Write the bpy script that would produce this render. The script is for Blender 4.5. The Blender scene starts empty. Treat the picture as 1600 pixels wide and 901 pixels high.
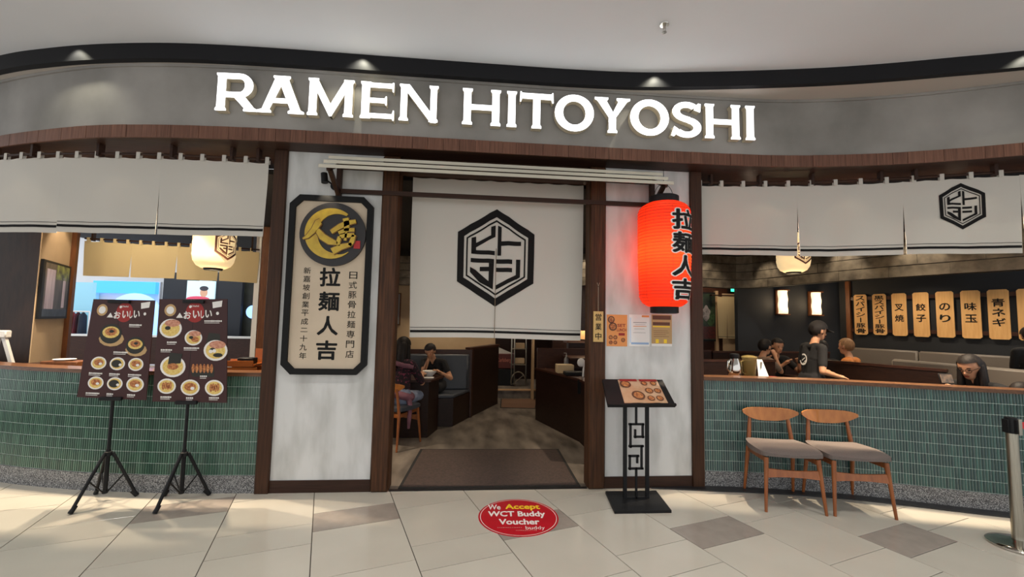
import bpy, bmesh, math, random
import numpy as np
from math import sin, cos, tan, atan, atan2, pi, radians, sqrt, hypot
from mathutils import Vector, Matrix
random.seed(7)
scene = bpy.context.scene
COL = scene.collection

# ---------------------------------------------------------------- camera
FPX, CAMH, CAMY = 680.0, 1.55, -4.114
PITCH, ROLL, YAW = atan(50/680), atan(.0202), radians(5.1)
FW = np.array([sin(YAW)*cos(PITCH), cos(YAW)*cos(PITCH), sin(PITCH)])
_r0 = np.array([cos(YAW), -sin(YAW), 0.0]); _u0 = np.cross(_r0, FW)
RT = cos(ROLL)*_r0 + sin(ROLL)*_u0
UP = -sin(ROLL)*_r0 + cos(ROLL)*_u0
CAM = np.array([0.0, CAMY, CAMH])
cam_data = bpy.data.cameras.new('camera'); cam = bpy.data.objects.new('camera', cam_data); COL.objects.link(cam)
cam_data.sensor_width = 36.0; cam_data.lens = 36.0*FPX/1600.0; cam_data.clip_start = .05; cam_data.clip_end = 200
cam.matrix_world = Matrix(((RT[0], UP[0], -FW[0], CAM[0]), (RT[1], UP[1], -FW[1], CAM[1]), (RT[2], UP[2], -FW[2], CAM[2]), (0, 0, 0, 1)))
scene.camera = cam
def ray(x, y): return RT*(x-800)/FPX - UP*(y-450.5)/FPX + FW
def at_z(x, y, z=0.0):            # pixel -> point on a horizontal plane
    d = ray(x, y); return CAM + d*((z-CAMH)/d[2])
def at_y(x, y, Y=0.0):            # pixel -> point on a plane parallel to the shop front
    d = ray(x, y); return CAM + d*((Y-CAMY)/d[1])

# ---------------------------------------------------------------- world, exposure
world = bpy.data.worlds.new('mall_ambient'); scene.world = world; world.use_nodes = True
wb = world.node_tree.nodes['Background']; wb.inputs[0].default_value = (.97, .985, 1.0, 1); wb.inputs[1].default_value = .68
vs = scene.view_settings; vs.view_transform = 'Standard'; vs.look = 'None'; vs.exposure = 0.9; vs.gamma = 1.0; vs.use_curve_mapping = False

def lamp(name, kind, loc, energy, color=(1, 1, 1), aim=None, size=.1, spot=60, blend=.4):
    d = bpy.data.lights.new(name, kind); d.energy = energy; d.color = color
    if kind == 'AREA': d.size = size
    else: d.shadow_soft_size = size
    if kind == 'SPOT': d.spot_size = radians(spot); d.spot_blend = blend
    o = bpy.data.objects.new(name, d); COL.objects.link(o); o.location = loc
    v = Vector(aim)-Vector(loc) if aim is not None else Vector((0, 0, -1))
    o.rotation_euler = v.to_track_quat('-Z', 'Y').to_euler()
    return o

# ---------------------------------------------------------------- materials
def _nodes(name):
    m = bpy.data.materials.new(name); m.use_nodes = True
    nt = m.node_tree; return m, nt, nt.nodes['Principled BSDF']
def srgb(r, g, b):
    f = lambda c: (c/255/12.92) if c <= 10 else ((c/255+.055)/1.055)**2.4
    return (f(r), f(g), f(b))
def mat(name, col, rough=.6, metal=0, col2=None, scale=5, detail=4, stretch=None, lo=.35, hi=.65, bump=0, bscale=None, emit=None, estr=0, spec=.5, trans=0, alpha=1, coat=0, sheen=0, rand=0):
    m, nt, p = _nodes(name)
    p.inputs['Base Color'].default_value = (*col, 1); p.inputs['Roughness'].default_value = rough
    p.inputs['Metallic'].default_value = metal; p.inputs['Specular IOR Level'].default_value = spec
    p.inputs['Coat Weight'].default_value = coat; p.inputs['Transmission Weight'].default_value = trans
    if alpha < 1: p.inputs['Alpha'].default_value = alpha
    if sheen: p.inputs['Sheen Weight'].default_value = sheen
    L = nt.links.new
    tc = None
    def coords(st):
        nonlocal tc
        tc = tc or nt.nodes.new('ShaderNodeTexCoord')
        mp = nt.nodes.new('ShaderNodeMapping'); L(tc.outputs['Object'], mp.inputs[0])
        mp.inputs['Scale'].default_value = st or (1, 1, 1); return mp.outputs[0]
    out = None
    if col2 is not None:
        n = nt.nodes.new('ShaderNodeTexNoise'); n.inputs['Scale'].default_value = scale; n.inputs['Detail'].default_value = detail
        L(coords(stretch), n.inputs['Vector'])
        r = nt.nodes.new('ShaderNodeValToRGB'); L(n.outputs['Fac'], r.inputs[0])
        r.color_ramp.elements[0].position = lo; r.color_ramp.elements[1].position = hi
        r.color_ramp.elements[0].color = (*col, 1); r.color_ramp.elements[1].color = (*col2, 1)
        out = r.outputs[0]
    if rand:
        oi = nt.nodes.new('ShaderNodeObjectInfo'); mr = nt.nodes.new('ShaderNodeMapRange')
        L(oi.outputs['Random'], mr.inputs[0]); mr.inputs[3].default_value = 1-rand; mr.inputs[4].default_value = 1+rand
        hs = nt.nodes.new('ShaderNodeHueSaturation'); L(mr.outputs[0], hs.inputs['Value'])
        if out is not None: L(out, hs.inputs['Color'])
        else: hs.inputs['Color'].default_value = (*col, 1)
        out = hs.outputs[0]
    if out is not None: L(out, p.inputs['Base Color'])
    if bump:
        n2 = nt.nodes.new('ShaderNodeTexNoise'); n2.inputs['Scale'].default_value = bscale or scale; n2.inputs['Detail'].default_value = 5
        L(coords(stretch), n2.inputs['Vector'])
        b = nt.nodes.new('ShaderNodeBump'); b.inputs['Strength'].default_value = bump; b.inputs['Distance'].default_value = .01
        L(n2.outputs['Fac'], b.inputs['Height']); L(b.outputs[0], p.inputs['Normal'])
    if emit is not None:
        p.inputs['Emission Color'].default_value = (*emit, 1); p.inputs['Emission Strength'].default_value = estr
    return m
def cloth_mat(name, col, transl=.35, col2=None):
    m, nt, p = _nodes(name); L = nt.links.new
    p.inputs['Base Color'].default_value = (*col, 1); p.inputs['Roughness'].default_value = .9; p.inputs['Specular IOR Level'].default_value = .1
    t = nt.nodes.new('ShaderNodeBsdfTranslucent'); t.inputs[0].default_value = (*col, 1)
    mx = nt.nodes.new('ShaderNodeMixShader'); mx.inputs[0].default_value = transl
    L(p.outputs[0], mx.inputs[1]); L(t.outputs[0], mx.inputs[2])
    L(mx.outputs[0], nt.nodes['Material Output'].inputs[0])
    tc = nt.nodes.new('ShaderNodeTexCoord'); n = nt.nodes.new('ShaderNodeTexNoise'); n.inputs['Scale'].default_value = 260; L(tc.outputs['Object'], n.inputs[0])
    b = nt.nodes.new('ShaderNodeBump'); b.inputs['Strength'].default_value = .15; b.inputs['Distance'].default_value = .002; L(n.outputs[0], b.inputs['Height']); L(b.outputs[0], p.inputs['Normal'])
    return m
def speckle(name, cols, scale, rough=.5):
    m, nt, p = _nodes(name); L = nt.links.new
    tc = nt.nodes.new('ShaderNodeTexCoord'); v = nt.nodes.new('ShaderNodeTexVoronoi'); v.inputs['Scale'].default_value = scale; L(tc.outputs['Object'], v.inputs['Vector'])
    s = nt.nodes.new('ShaderNodeSeparateColor'); L(v.outputs['Color'], s.inputs[0])
    r = nt.nodes.new('ShaderNodeValToRGB'); r.color_ramp.interpolation = 'CONSTANT'; L(s.outputs[0], r.inputs[0])
    el = r.color_ramp.elements
    while len(el) < len(cols): el.new(.5)
    for i, c in enumerate(cols): el[i].position = i/len(cols); el[i].color = (*c, 1)
    L(r.outputs[0], p.inputs['Base Color']); p.inputs['Roughness'].default_value = rough
    return m
def wood(name, c1, c2, st, rough=.5, scale=6, bump=.15, coat=0, rand=0):
    return mat(name, c1, rough, col2=c2, scale=scale, detail=6, stretch=st, lo=.3, hi=.7, bump=bump, coat=coat, rand=rand, spec=.25)

M = {}
M['tile'] = mat('cream_porcelain', srgb(196, 190, 177), .15, col2=srgb(188, 181, 168), scale=1.2, rand=.03, spec=.4)
M['tile_grey'] = mat('grey_porcelain', srgb(158, 148, 138), .22, col2=srgb(149, 139, 130), scale=9, spec=.4)
M['grout'] = mat('floor_grout', srgb(70, 62, 56), .9)
M['ceiling'] = mat('white_ceiling_paint', srgb(224, 227, 232), .85, col2=srgb(216, 219, 224), scale=.5)
M['black'] = mat('matt_black_paint', (.010, .010, .011), .5, spec=.25)
M['black_band'] = mat('black_band_paint', (.014, .014, .016), .55, spec=.15)
M['ledge'] = mat('ledge_paint', srgb(180, 172, 164), .8)
M['concrete'] = mat('troweled_concrete', srgb(156, 152, 147), .75, col2=srgb(122, 119, 114), scale=1.6, detail=8, lo=.3, hi=.7, bump=.05, bscale=9)
M['plaster'] = mat('limewashed_plaster', srgb(212, 212, 210), .75, col2=srgb(176, 176, 172), scale=2.6, detail=7, stretch=(2.2, 1, .7), lo=.42, hi=.78, bump=.04, bscale=14)
M['fascia_wood'] = wood('fascia_walnut', srgb(120, 84, 68), srgb(92, 62, 50), (14, 14, .6), .5, rand=.1)
M['post'] = wood('dark_brushed_timber', srgb(86, 54, 32), srgb(48, 29, 17), (16, 16, .8), .55, scale=3.5, bump=.35)
M['post2'] = wood('dark_jamb_timber', srgb(70, 44, 28), srgb(50, 31, 20), (18, 18, .7), .5, scale=4, bump=.15)
M['skirting'] = wood('dark_skirting_timber', srgb(60, 38, 28), srgb(46, 29, 21), (.8, 10, 14), .5)
M['rail'] = wood('rail_timber', srgb(112, 76, 50), srgb(84, 54, 36), (1, 10, 14), .4, coat=.2)
M['granite'] = speckle('washed_pebble_granite', [srgb(52, 52, 54), srgb(120, 120, 120), srgb(168, 168, 166), srgb(90, 90, 92)], 210, .7)
M['plinth'] = mat('black_stone_strip', srgb(34, 34, 36), .3)
M['mosaic'] = None
M['mosaic_grout'] = mat('mosaic_grout', srgb(204, 216, 206), .9)
M['brown_dark'] = wood('dark_brown_laminate', srgb(42, 25, 18), srgb(33, 19, 14), (2, 2, 6), .4)
M['brown_red'] = wood('reddish_brown_laminate', srgb(66, 40, 30), srgb(54, 32, 25), (2, 2, 6), .35)
M['shopfloor'] = mat('dark_slate_plank', srgb(138, 128, 118), .32, col2=srgb(60, 55, 51), scale=3.4, detail=8, stretch=(1.6, .5, 1), lo=.3, hi=.75, bump=.08, bscale=7)
M['navy_wall'] = mat('dark_navy_wall', srgb(27, 31, 37), .7, col2=srgb(20, 23, 28), scale=1.5)
M['cream_wall'] = mat('cream_wall', srgb(206, 178, 142), .8, col2=srgb(192, 164, 130), scale=2)
M['shopceil'] = mat('dark_shop_ceiling', srgb(26, 23, 21), .8)
M['white_cloth'] = cloth_mat('white_canvas', srgb(206, 201, 192), .05)
M['cream_cloth'] = cloth_mat('cream_linen', srgb(238, 220, 178), .4)
M['ink'] = mat('black_ink', (.012, .011, .011), .8, spec=.15)
M['ink_flat'] = mat('black_lettering', (.008, .008, .008), .6, spec=.2)
M['white_print'] = mat('white_print', srgb(232, 228, 222), .6)
M['cream_board'] = mat('cream_board', srgb(206, 188, 164), .6, col2=srgb(198, 180, 156), scale=3)
M['gold'] = mat('gold_paint', srgb(206, 172, 40), .35, col2=srgb(186, 150, 30), scale=14, spec=.6)
M['gold_edge'] = mat('gold_edge', srgb(226, 190, 110), .35)
M['seal'] = mat('red_seal', srgb(176, 30, 36), .5)
M['letter_face'] = mat('lit_acrylic', (1, 1, 1), .4, emit=(.97, .99, 1), estr=1.2)
M['letter_side'] = mat('letter_return', srgb(196, 184, 160), .4)
M['metal'] = mat('brushed_steel', srgb(176, 170, 156), .28, metal=1, col2=srgb(150, 146, 134), scale=20, stretch=(30, 30, .3))
M['chrome'] = mat('chrome', srgb(200, 196, 188), .12, metal=1)
M['rubber'] = mat('black_plastic', (.009, .009, .010), .5, spec=.22)
M['red_belt'] = mat('red_belt', srgb(200, 30, 36), .6)
M['chair_wood'] = wood('honey_teak', srgb(188, 122, 62), srgb(160, 98, 48), (5, 5, 2), .35, scale=4, bump=.04, coat=.3)
M['chair_leg'] = wood('chair_leg_teak', srgb(156, 92, 48), srgb(128, 72, 37), (8, 8, 1), .35, scale=4, bump=.04, coat=.3)
M['taupe'] = mat('taupe_fabric', srgb(112, 101, 95), .85, col2=srgb(102, 91, 86), scale=150, bump=.15, bscale=300)
M['poster'] = mat('maroon_print', srgb(62, 34, 33), .45, spec=.3)
M['awning'] = mat('awning_board', srgb(206, 200, 184), .6, col2=srgb(194, 188, 172), scale=3, stretch=(.4, 3, 3))
M['red_lantern'] = None
M['decal_red'] = mat('red_vinyl', srgb(190, 22, 38), .35)
M['yellow'] = mat('yellow_print', srgb(250, 210, 40), .5)
M['mat_brown'] = mat('doormat_pile', srgb(76, 60, 54), .95, col2=srgb(62, 50, 45), scale=40, bump=.5, bscale=400)
M['mat_black'] = mat('doormat_border', srgb(24, 22, 22), .8)
M['skin'] = mat('skin', srgb(196, 146, 112), .55, col2=srgb(186, 134, 102), scale=12)
M['hair'] = mat('black_hair', srgb(20, 16, 15), .6, spec=.3, col2=srgb(34, 27, 25), scale=60, stretch=(1, 1, .15), bump=.3)
M['hair_brown'] = mat('light_brown_hair', srgb(136, 100, 66), .6, spec=.3, col2=srgb(104, 74, 48), scale=60, stretch=(1, 1, .15), bump=.3)
M['lamp_paper'] = mat('lit_washi', (1, .86, .62), .6, emit=(1, .80, .52), estr=.55)
M['paper_lantern'] = mat('lit_cream_lantern', srgb(236, 206, 150), .7, emit=(1, .74, .40), estr=.36)
M['cushion'] = mat('slate_blue_vinyl', srgb(62, 66, 74), .45)
M['grey_cushion'] = mat('grey_vinyl', srgb(112, 104, 96), .5)
M['white_plastic'] = mat('white_plastic', srgb(232, 230, 226), .4)
M['glass'] = mat('clear_glass', (1, 1, 1), .03, trans=1)
M['orange_paper'] = mat('orange_paper', srgb(226, 150, 84), .6)
M['paper_white'] = mat('white_paper', srgb(236, 234, 230), .6)
M['plaque'] = wood('pale_cypress', srgb(222, 176, 116), srgb(204, 156, 98), (6, 6, .6), .55, bump=.05)
M['frame_wood'] = wood('frame_teak', srgb(120, 74, 42), srgb(94, 56, 32), (6, 6, .8), .5)

# ---------------------------------------------------------------- mesh helpers
def wloc(o):
    v = Vector((0, 0, 0))
    while o is not None: v = v + o.location; o = o.parent
    return v
class MB:
    def __init__(s): s.v = []; s.f = []; s.m = []
    def add(s, vs, fs, mi=0):
        b = len(s.v); s.v += [tuple(map(float, q)) for q in vs]; s.f += [tuple(i+b for i in q) for q in fs]; s.m += [mi]*len(fs); return s
    def box(s, x0, x1, y0, y1, z0, z1, mi=0):
        return s.add([(x0,y0,z0),(x1,y0,z0),(x1,y1,z0),(x0,y1,z0),(x0,y0,z1),(x1,y0,z1),(x1,y1,z1),(x0,y1,z1)],
                     [(0,3,2,1),(4,5,6,7),(0,1,5,4),(1,2,6,5),(2,3,7,6),(3,0,4,7)], mi)
    def obox(s, c, ax, ay, az, mi=0):      # centre and three half axes
        c, ax, ay, az = (np.array(q, float) for q in (c, ax, ay, az)); vs = []
        for k in (-1, 1):
            for i, j in ((-1,-1),(1,-1),(1,1),(-1,1)): vs.append(c+i*ax+j*ay+k*az)
        return s.add(vs, [(0,3,2,1),(4,5,6,7),(0,1,5,4),(1,2,6,5),(2,3,7,6),(3,0,4,7)], mi)
    def bar(s, p, q, w, h, up=(0,0,1), mi=0, w2=None, h2=None):
        p, q, up = (np.array(t, float) for t in (p, q, up)); d = q-p; d /= np.linalg.norm(d)
        a = np.cross(d, up); a /= np.linalg.norm(a); b = np.cross(a, d)
        w2 = w if w2 is None else w2; h2 = h if h2 is None else h2; vs = []
        for c, ww, hh in ((p, w, h), (q, w2, h2)):
            for i, j in ((-1,-1),(1,-1),(1,1),(-1,1)): vs.append(c+a*i*ww/2+b*j*hh/2)
        return s.add(vs, [(0,3,2,1),(4,5,6,7),(0,1,5,4),(1,2,6,5),(2,3,7,6),(3,0,4,7)], mi)
    def tube(s, pts, r, seg=10, mi=0, cap=True):
        pts = [np.array(p, float) for p in pts]; n = len(pts); r = [r]*n if np.isscalar(r) else list(r); vs = []; fs = []
        pa = None
        for i, p in enumerate(pts):
            d = pts[min(i+1, n-1)]-pts[max(i-1, 0)]; d = d/(np.linalg.norm(d)+1e-12)
            if pa is None:
                t = np.array((0,0,1.)) if abs(d[2]) < .9 else np.array((1.,0,0)); pa = np.cross(d, t)
            pa = pa-d*(pa@d); pa = pa/np.linalg.norm(pa); pb = np.cross(d, pa)
            for k in range(seg): a = 2*pi*k/seg; vs.append(p+r[i]*(cos(a)*pa+sin(a)*pb))
        for i in range(n-1):
            for k in range(seg):
                k2 = (k+1) % seg; fs.append((i*seg+k, i*seg+k2, (i+1)*seg+k2, (i+1)*seg+k))
        if cap: fs.append(tuple(range(seg))[::-1]); fs.append(tuple((n-1)*seg+k for k in range(seg)))
        return s.add(vs, fs, mi)
    def lathe(s, c, prof, seg=24, mi=0, cap=True, sx=1, sy=1):
        vs = []; fs = []; n = len(prof)
        for r, z in prof:
            for k in range(seg): a = 2*pi*k/seg; vs.append((c[0]+sx*r*cos(a), c[1]+sy*r*sin(a), c[2]+z))
        for i in range(n-1):
            for k in range(seg): k2 = (k+1) % seg; fs.append((i*seg+k, i*seg+k2, (i+1)*seg+k2, (i+1)*seg+k))
        if cap: fs.append(tuple(range(seg))[::-1]); fs.append(tuple((n-1)*seg+k for k in range(seg)))
        return s.add(vs, fs, mi)
    def ball(s, c, r, seg=14, rings=9, mi=0):
        r = (r, r, r) if np.isscalar(r) else r
        prof = [(max(sin(pi*i/rings), 1e-3), -cos(pi*i/rings)) for i in range(rings+1)]; vs = []; fs = []
        for rr, z in prof:
            for k in range(seg): a = 2*pi*k/seg; vs.append((c[0]+r[0]*rr*cos(a), c[1]+r[1]*rr*sin(a), c[2]+r[2]*z))
        for i in range(rings):
            for k in range(seg): k2 = (k+1) % seg; fs.append((i*seg+k, i*seg+k2, (i+1)*seg+k2, (i+1)*seg+k))
        return s.add(vs, fs, mi)
    def prism(s, poly, y0, y1, mi=0, fn=None):     # polygon in (x, z) extruded from front y0 to back y1
        n = len(poly); area = sum(poly[i][0]*poly[(i+1) % n][1]-poly[(i+1) % n][0]*poly[i][1] for i in range(n))
        if area < 0: poly = poly[::-1]
        vs = [(x, y0, z) for x, z in poly]+[(x, y1, z) for x, z in poly]
        if fn: vs = [fn(*q) for q in vs]
        fs = [tuple(range(n)), tuple(range(2*n-1, n-1, -1))]+[(i, i+n, (i+1) % n+n, (i+1) % n) for i in range(n)]
        return s.add(vs, fs, mi)
    def grid(s, fn, nu, nv, mi=0, thick=None):
        vs = [fn(i/nu, j/nv) for j in range(nv+1) for i in range(nu+1)]; W = nu+1
        fs = [(j*W+i, j*W+i+1, (j+1)*W+i+1, (j+1)*W+i) for j in range(nv) for i in range(nu)]
        if thick is not None:
            k = len(vs); t = np.array(thick, float); vs2 = [np.array(q)+t for q in vs]
            fs2 = [tuple(q+k for q in f[::-1]) for f in fs]
            rim = [j*W for j in range(nv, 0, -1)]; ring = list(range(W))+[j*W+nu for j in range(1, nv+1)]+[nv*W+i for i in range(nu-1, -1, -1)]+[j*W for j in range(nv-1, 0, -1)]
            fs3 = [(ring[i], ring[i]+k, ring[(i+1) % len(ring)]+k, ring[(i+1) % len(ring)]) for i in range(len(ring))]
            vs = vs+vs2; fs = fs+fs2+fs3
        return s.add(vs, fs, mi)
    def strip(s, front, back, z0, z1, mi=0):       # solid wall over two matching plan polylines
        n = len(front); vs = []
        for p, q in zip(front, back): vs += [(p[0],p[1],z0),(p[0],p[1],z1),(q[0],q[1],z1),(q[0],q[1],z0)]
        fs = []
        for i in range(n-1):
            a = i*4; b = a+4
            for k in range(4): k2 = (k+1) % 4; fs.append((a+k, a+k2, b+k2, b+k)[::-1])
        fs += [(0,1,2,3)[::-1], tuple((n-1)*4+k for k in range(4))]
        return s.add(vs, fs, mi)
    def mesh(s, name, mats, off=(0,0,0), smooth=35):
        me = bpy.data.meshes.new(name); o = np.array(off, float)
        me.from_pydata([tuple(np.array(q)-o) for q in s.v], [], s.f)
        mats = mats if isinstance(mats, (list, tuple)) else [mats]
        for m_ in mats: me.materials.append(M[m_] if isinstance(m_, str) else m_)
        if len(mats) > 1: me.polygons.foreach_set('material_index', s.m)
        if smooth:
            me.polygons.foreach_set('use_smooth', [True]*len(me.polygons)); me.set_sharp_from_angle(angle=radians(smooth))
        me.update(); return me
    def build(s, name, mats, parent=None, smooth=35, bevel=0, fix=False, origin=None):
        if parent is not None: off = np.array(wloc(parent))
        elif origin is not None: off = np.array(origin, float)
        else:
            a = np.array(s.v); off = np.array([(a[:,0].min()+a[:,0].max())/2, (a[:,1].min()+a[:,1].max())/2, a[:,2].min()])
        me = s.mesh(name, mats, off, smooth)
        if fix or bevel:
            bm = bmesh.new(); bm.from_mesh(me)
            if fix: bmesh.ops.recalc_face_normals(bm, faces=bm.faces)
            if bevel: bmesh.ops.bevel(bm, geom=[e for e in bm.edges if e.is_manifold and e.calc_face_angle(0) > .6], offset=bevel, segments=1, affect='EDGES', clamp_overlap=True)
            bm.to_mesh(me); bm.free()
        o = bpy.data.objects.new(name, me); COL.objects.link(o)
        if parent is not None: o.parent = parent
        else: o.location = off
        return o
def tag(o, label=None, cat=None, group=None, kind=None):
    if label: o['label'] = label
    if cat: o['category'] = cat
    if group: o['group'] = group
    if kind: o['kind'] = kind
    return o
def thing(name, label, cat, loc=(0,0,0), group=None):
    o = bpy.data.objects.new(name, None); o.empty_display_size = .1; COL.objects.link(o); o.location = tuple(map(float, loc)); return tag(o, label, cat, group)
def copy_tree(o, parent=None):
    c = o.copy(); COL.objects.link(c); c.parent = parent
    for ch in [q for q in bpy.data.objects if q.parent == o]: copy_tree(ch, c)
    return c
def struct(mb, name, mats, **k): return tag(mb.build(name, mats, **k), kind='structure')

def smoothline(pts, n=8):                # Catmull-Rom through plan points
    P = [np.array(p, float) for p in pts]; P = [2*P[0]-P[1]]+P+[2*P[-1]-P[-2]]; out = []
    for i in range(1, len(P)-2):
        a, b, c, d = P[i-1:i+3]
        for k in range(n):
            t = k/n; out.append(.5*(2*b+(c-a)*t+(2*a-5*b+4*c-d)*t*t+(3*b-a-3*c+d)*t**3))
    out.append(P[-2]); return out
class Path:
    def __init__(s, pts, n=10):
        s.p = smoothline(pts, n); s.L = [0]
        for a, b in zip(s.p[:-1], s.p[1:]): s.L.append(s.L[-1]+float(np.linalg.norm(b-a)))
        s.len = s.L[-1]
    def at(s, d, off=0):                 # point at arc length d, pushed off to the viewer's side (-Y for a path running +X)
        d = min(max(d, 0), s.len); i = int(np.searchsorted(s.L, d)); i = max(1, min(i, len(s.p)-1))
        t = (d-s.L[i-1])/(s.L[i]-s.L[i-1]+1e-12); q = s.p[i-1]*(1-t)+s.p[i]*t
        v = s.tan(d); return q+off*np.array((v[1], -v[0]))
    def tan(s, d):
        i = int(np.searchsorted(s.L, d)); i = max(1, min(i, len(s.p)-1))
        a = s.p[max(i-2, 0)]; b = s.p[min(i+1, len(s.p)-1)]; v = b-a; return v/np.linalg.norm(v)
    def ofx(s, x):                       # arc length where the path crosses x
        for i in range(1, len(s.p)):
            if s.p[i][0] >= x: 
                t = (x-s.p[i-1][0])/(s.p[i][0]-s.p[i-1][0]); return s.L[i-1]+t*(s.L[i]-s.L[i-1])
        return s.len
    def poly(s, d0, d1, off=0, step=.08):
        n = max(2, int((d1-d0)/step)+1); return [s.at(d0+(d1-d0)*i/(n-1), off) for i in range(n)]

# ---------------------------------------------------------------- lettering
_G = {}
def glyph(s, off=0.0, ext=0.0, res=3):
    k = (s, off, ext, res)
    if k not in _G:
        c = bpy.data.curves.new('t', 'FONT'); c.body = s; c.size = 1; c.offset = off; c.extrude = ext; c.resolution_u = res; c.align_x = 'CENTER'
        o = bpy.data.objects.new('t', c); COL.objects.link(o); bpy.context.view_layer.update()
        me = bpy.data.meshes.new_from_object(o)
        v = np.array([q.co[:] for q in me.vertices]) if len(me.vertices) else np.zeros((0, 3)); f = [tuple(p.vertices) for p in me.polygons]
        bpy.data.objects.remove(o); bpy.data.meshes.remove(me); bpy.data.curves.remove(c)
        _G[k] = (v, f)
    return _G[k]
def put_text(mb, s, fn, size=1, off=0.0, ext=0.0, mi=0, box=None, res=3, center=True):
    """lettering in a local (a, b, c) frame: a right, b up, c towards the reader; fn maps it into the scene.
    box=(w,h) stretches the ink to that size."""
    v, f = glyph(s, 0.0, ext, res)
    if not len(v): return
    if off:                                    # bolder strokes: the outline thickened by shifted copies
        n0 = len(v); cps = [v]+[v+np.array((off*cos(a), off*sin(a), 4e-5*(k+1))) for k, a in enumerate(np.linspace(0, 2*pi, 9)[:-1])]
        f = [tuple(i+k*n0 for i in q) for k in range(len(cps)) for q in f]; v = np.concatenate(cps)
    v = v.copy(); lo, hi = v.min(0), v.max(0)
    if center: v[:, :2] -= ((lo+hi)/2)[:2]
    if box: v[:, 0] *= box[0]/max(hi[0]-lo[0], 1e-6); v[:, 1] *= box[1]/max(hi[1]-lo[1], 1e-6)
    else: v[:, :2] *= size
    mb.add([fn(*q) for q in v], f, mi)
# ================================================================ LIGHTS OF THE PLACE
WARM = (1.0, .82, .60); MALL = (1.0, .965, .92)
for x in (-3.4, -.6, 1.5, 3.6):                 # mall downlights over the walkway
    for y in (-1.9, -4.6):
        lamp('mall_downlight_lamp', 'SPOT', (x, y, 3.84), 66, MALL, size=.12, spot=110, blend=.8)
for x, y in ((-3.5, -.142), (-1.03, -.316), (1.62, -.365), (4.5, -1.05)):   # wall washers close to the black band
    lamp('wall_washer_lamp', 'SPOT', (x, y-.07, 3.858), 7, (1, .96, .76), aim=(x, y+.02, 3.3), size=.02, spot=110, blend=.7)
for x, y in ((-4.1, .44), (-3.2, .28), (-2.4, .22)):         # shop downlights just behind the left curtain
    lamp('unseen_shop_lamp', 'SPOT', (x, y, 3.04), 150, WARM, size=.025, spot=84, blend=.25)
for x, y in ((2.95, .20), (3.75, -.02), (4.7, -.36)):
    lamp('unseen_shop_lamp', 'SPOT', (x, y, 3.04), 150, WARM, size=.025, spot=84, blend=.25)
for x, y, e in ((.25, .35, 40), (-.6, 2.1, 45), (.6, 3.2, 70), (1.9, 2.0, 30), (4.2, 2.0, 26), (4.9, 2.4, 26), (6.3, 2.2, 26), (5.2, .4, 24), (-3.2, 1.5, 30), (-4.6, .9, 16), (-4.3, 1.75, 20), (1.0, 5.2, 36), (-.9, 4.3, 50), (6.6, .6, 20), (6.9, 2.3, 110), (7.3, 1.0, 80), (4.85, 4.05, 40)):  # unseen lamps; some added just to brighten plaques, service doorway and linen curtain
    lamp('unseen_shop_lamp', 'SPOT', (x, y, 2.93), e*.5, WARM, size=.04, spot=110, blend=.6)

# ================================================================ STRUCTURE
K2 = Path([(-7.4,1.95),(-6.4,1.25),(-5.4,.68),(-4.441,.266),(-3.96,.087),(-3.531,-.05),(-3.175,-.133),(-2.761,-.19),(-2.377,-.22),(-1.755,-.243),(-.5,-.245),(.797,-.245),(1.663,-.25),(2.2,-.258),(2.847,-.286),(3.399,-.375),(3.904,-.51),(4.342,-.672),(4.707,-.84),(5.6,-1.25),(6.6,-1.6),(7.6,-1.8)])
K1 = Path([(-7.2,1.6),(-6.3,1.02),(-5.3,.5),(-4.34,.098),(-3.81,-.068),(-3.343,-.179),(-2.83,-.262),(-2.361,-.302),(-1.761,-.318),(-.8,-.316),(.184,-.316),(.893,-.322),(1.489,-.352),(2.05,-.43),(2.612,-.528),(3.152,-.64),(3.631,-.769),(4.067,-.908),(4.495,-1.047),(5.6,-1.45),(6.6,-1.75),(7.6,-1.95)])
WL = Path([(-6.6,1.5),(-5.9,1.05),(-5.1,.68),(-4.23,.353),(-3.81,.231),(-3.346,.126),(-2.764,.047),(-2.44,.02),(-1.845,0)])
WR = Path([(2.245,0),(2.767,-.075),(3.352,-.207),(3.78,-.354),(4.234,-.544),(4.615,-.690),(5.4,-.98),(6.4,-1.25),(7.4,-1.4)])

# ---- mall floor: rotated running-bond porcelain, every tile a piece
TH = radians(108.1); VV = np.array((cos(TH), sin(TH))); UU = np.array((VV[1], -VV[0]))
floor = struct(MB().box(-9, 10, -5.3, 1.9, -.08, -.006), 'floor', 'grout', origin=(0,0,0))
struct(MB().box(-9, 10, -12, -5.3, -.08, 0), 'floor_walkway', 'tile')
GAP = .0029; SHORT, LONG = .315, .63; ALIKE = {}
def front_y(x):
    if x < -1.845: return WL.at(WL.ofx(x))[1]+.06
    if x > 2.245: return WR.at(WR.ofx(x))[1]+.06
    return .02
def clip_tile(poly):
    out = []
    n = len(poly)
    g = lambda p: front_y(p[0])-p[1]
    for i in range(n):
        a, b = poly[i], poly[(i+1) % n]; ga, gb = g(a), g(b)
        if ga >= 0: out.append(a)
        if ga*gb < 0:
            lo, hi = 0.0, 1.0
            for _ in range(20):
                t = (lo+hi)/2; q = a+(b-a)*t
                if (g(q) >= 0) == (ga >= 0): lo = t
                else: hi = t
            out.append(a+(b-a)*lo)
    return out
GREYS = {-4, -2, 0, 2, 4, 6}
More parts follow.
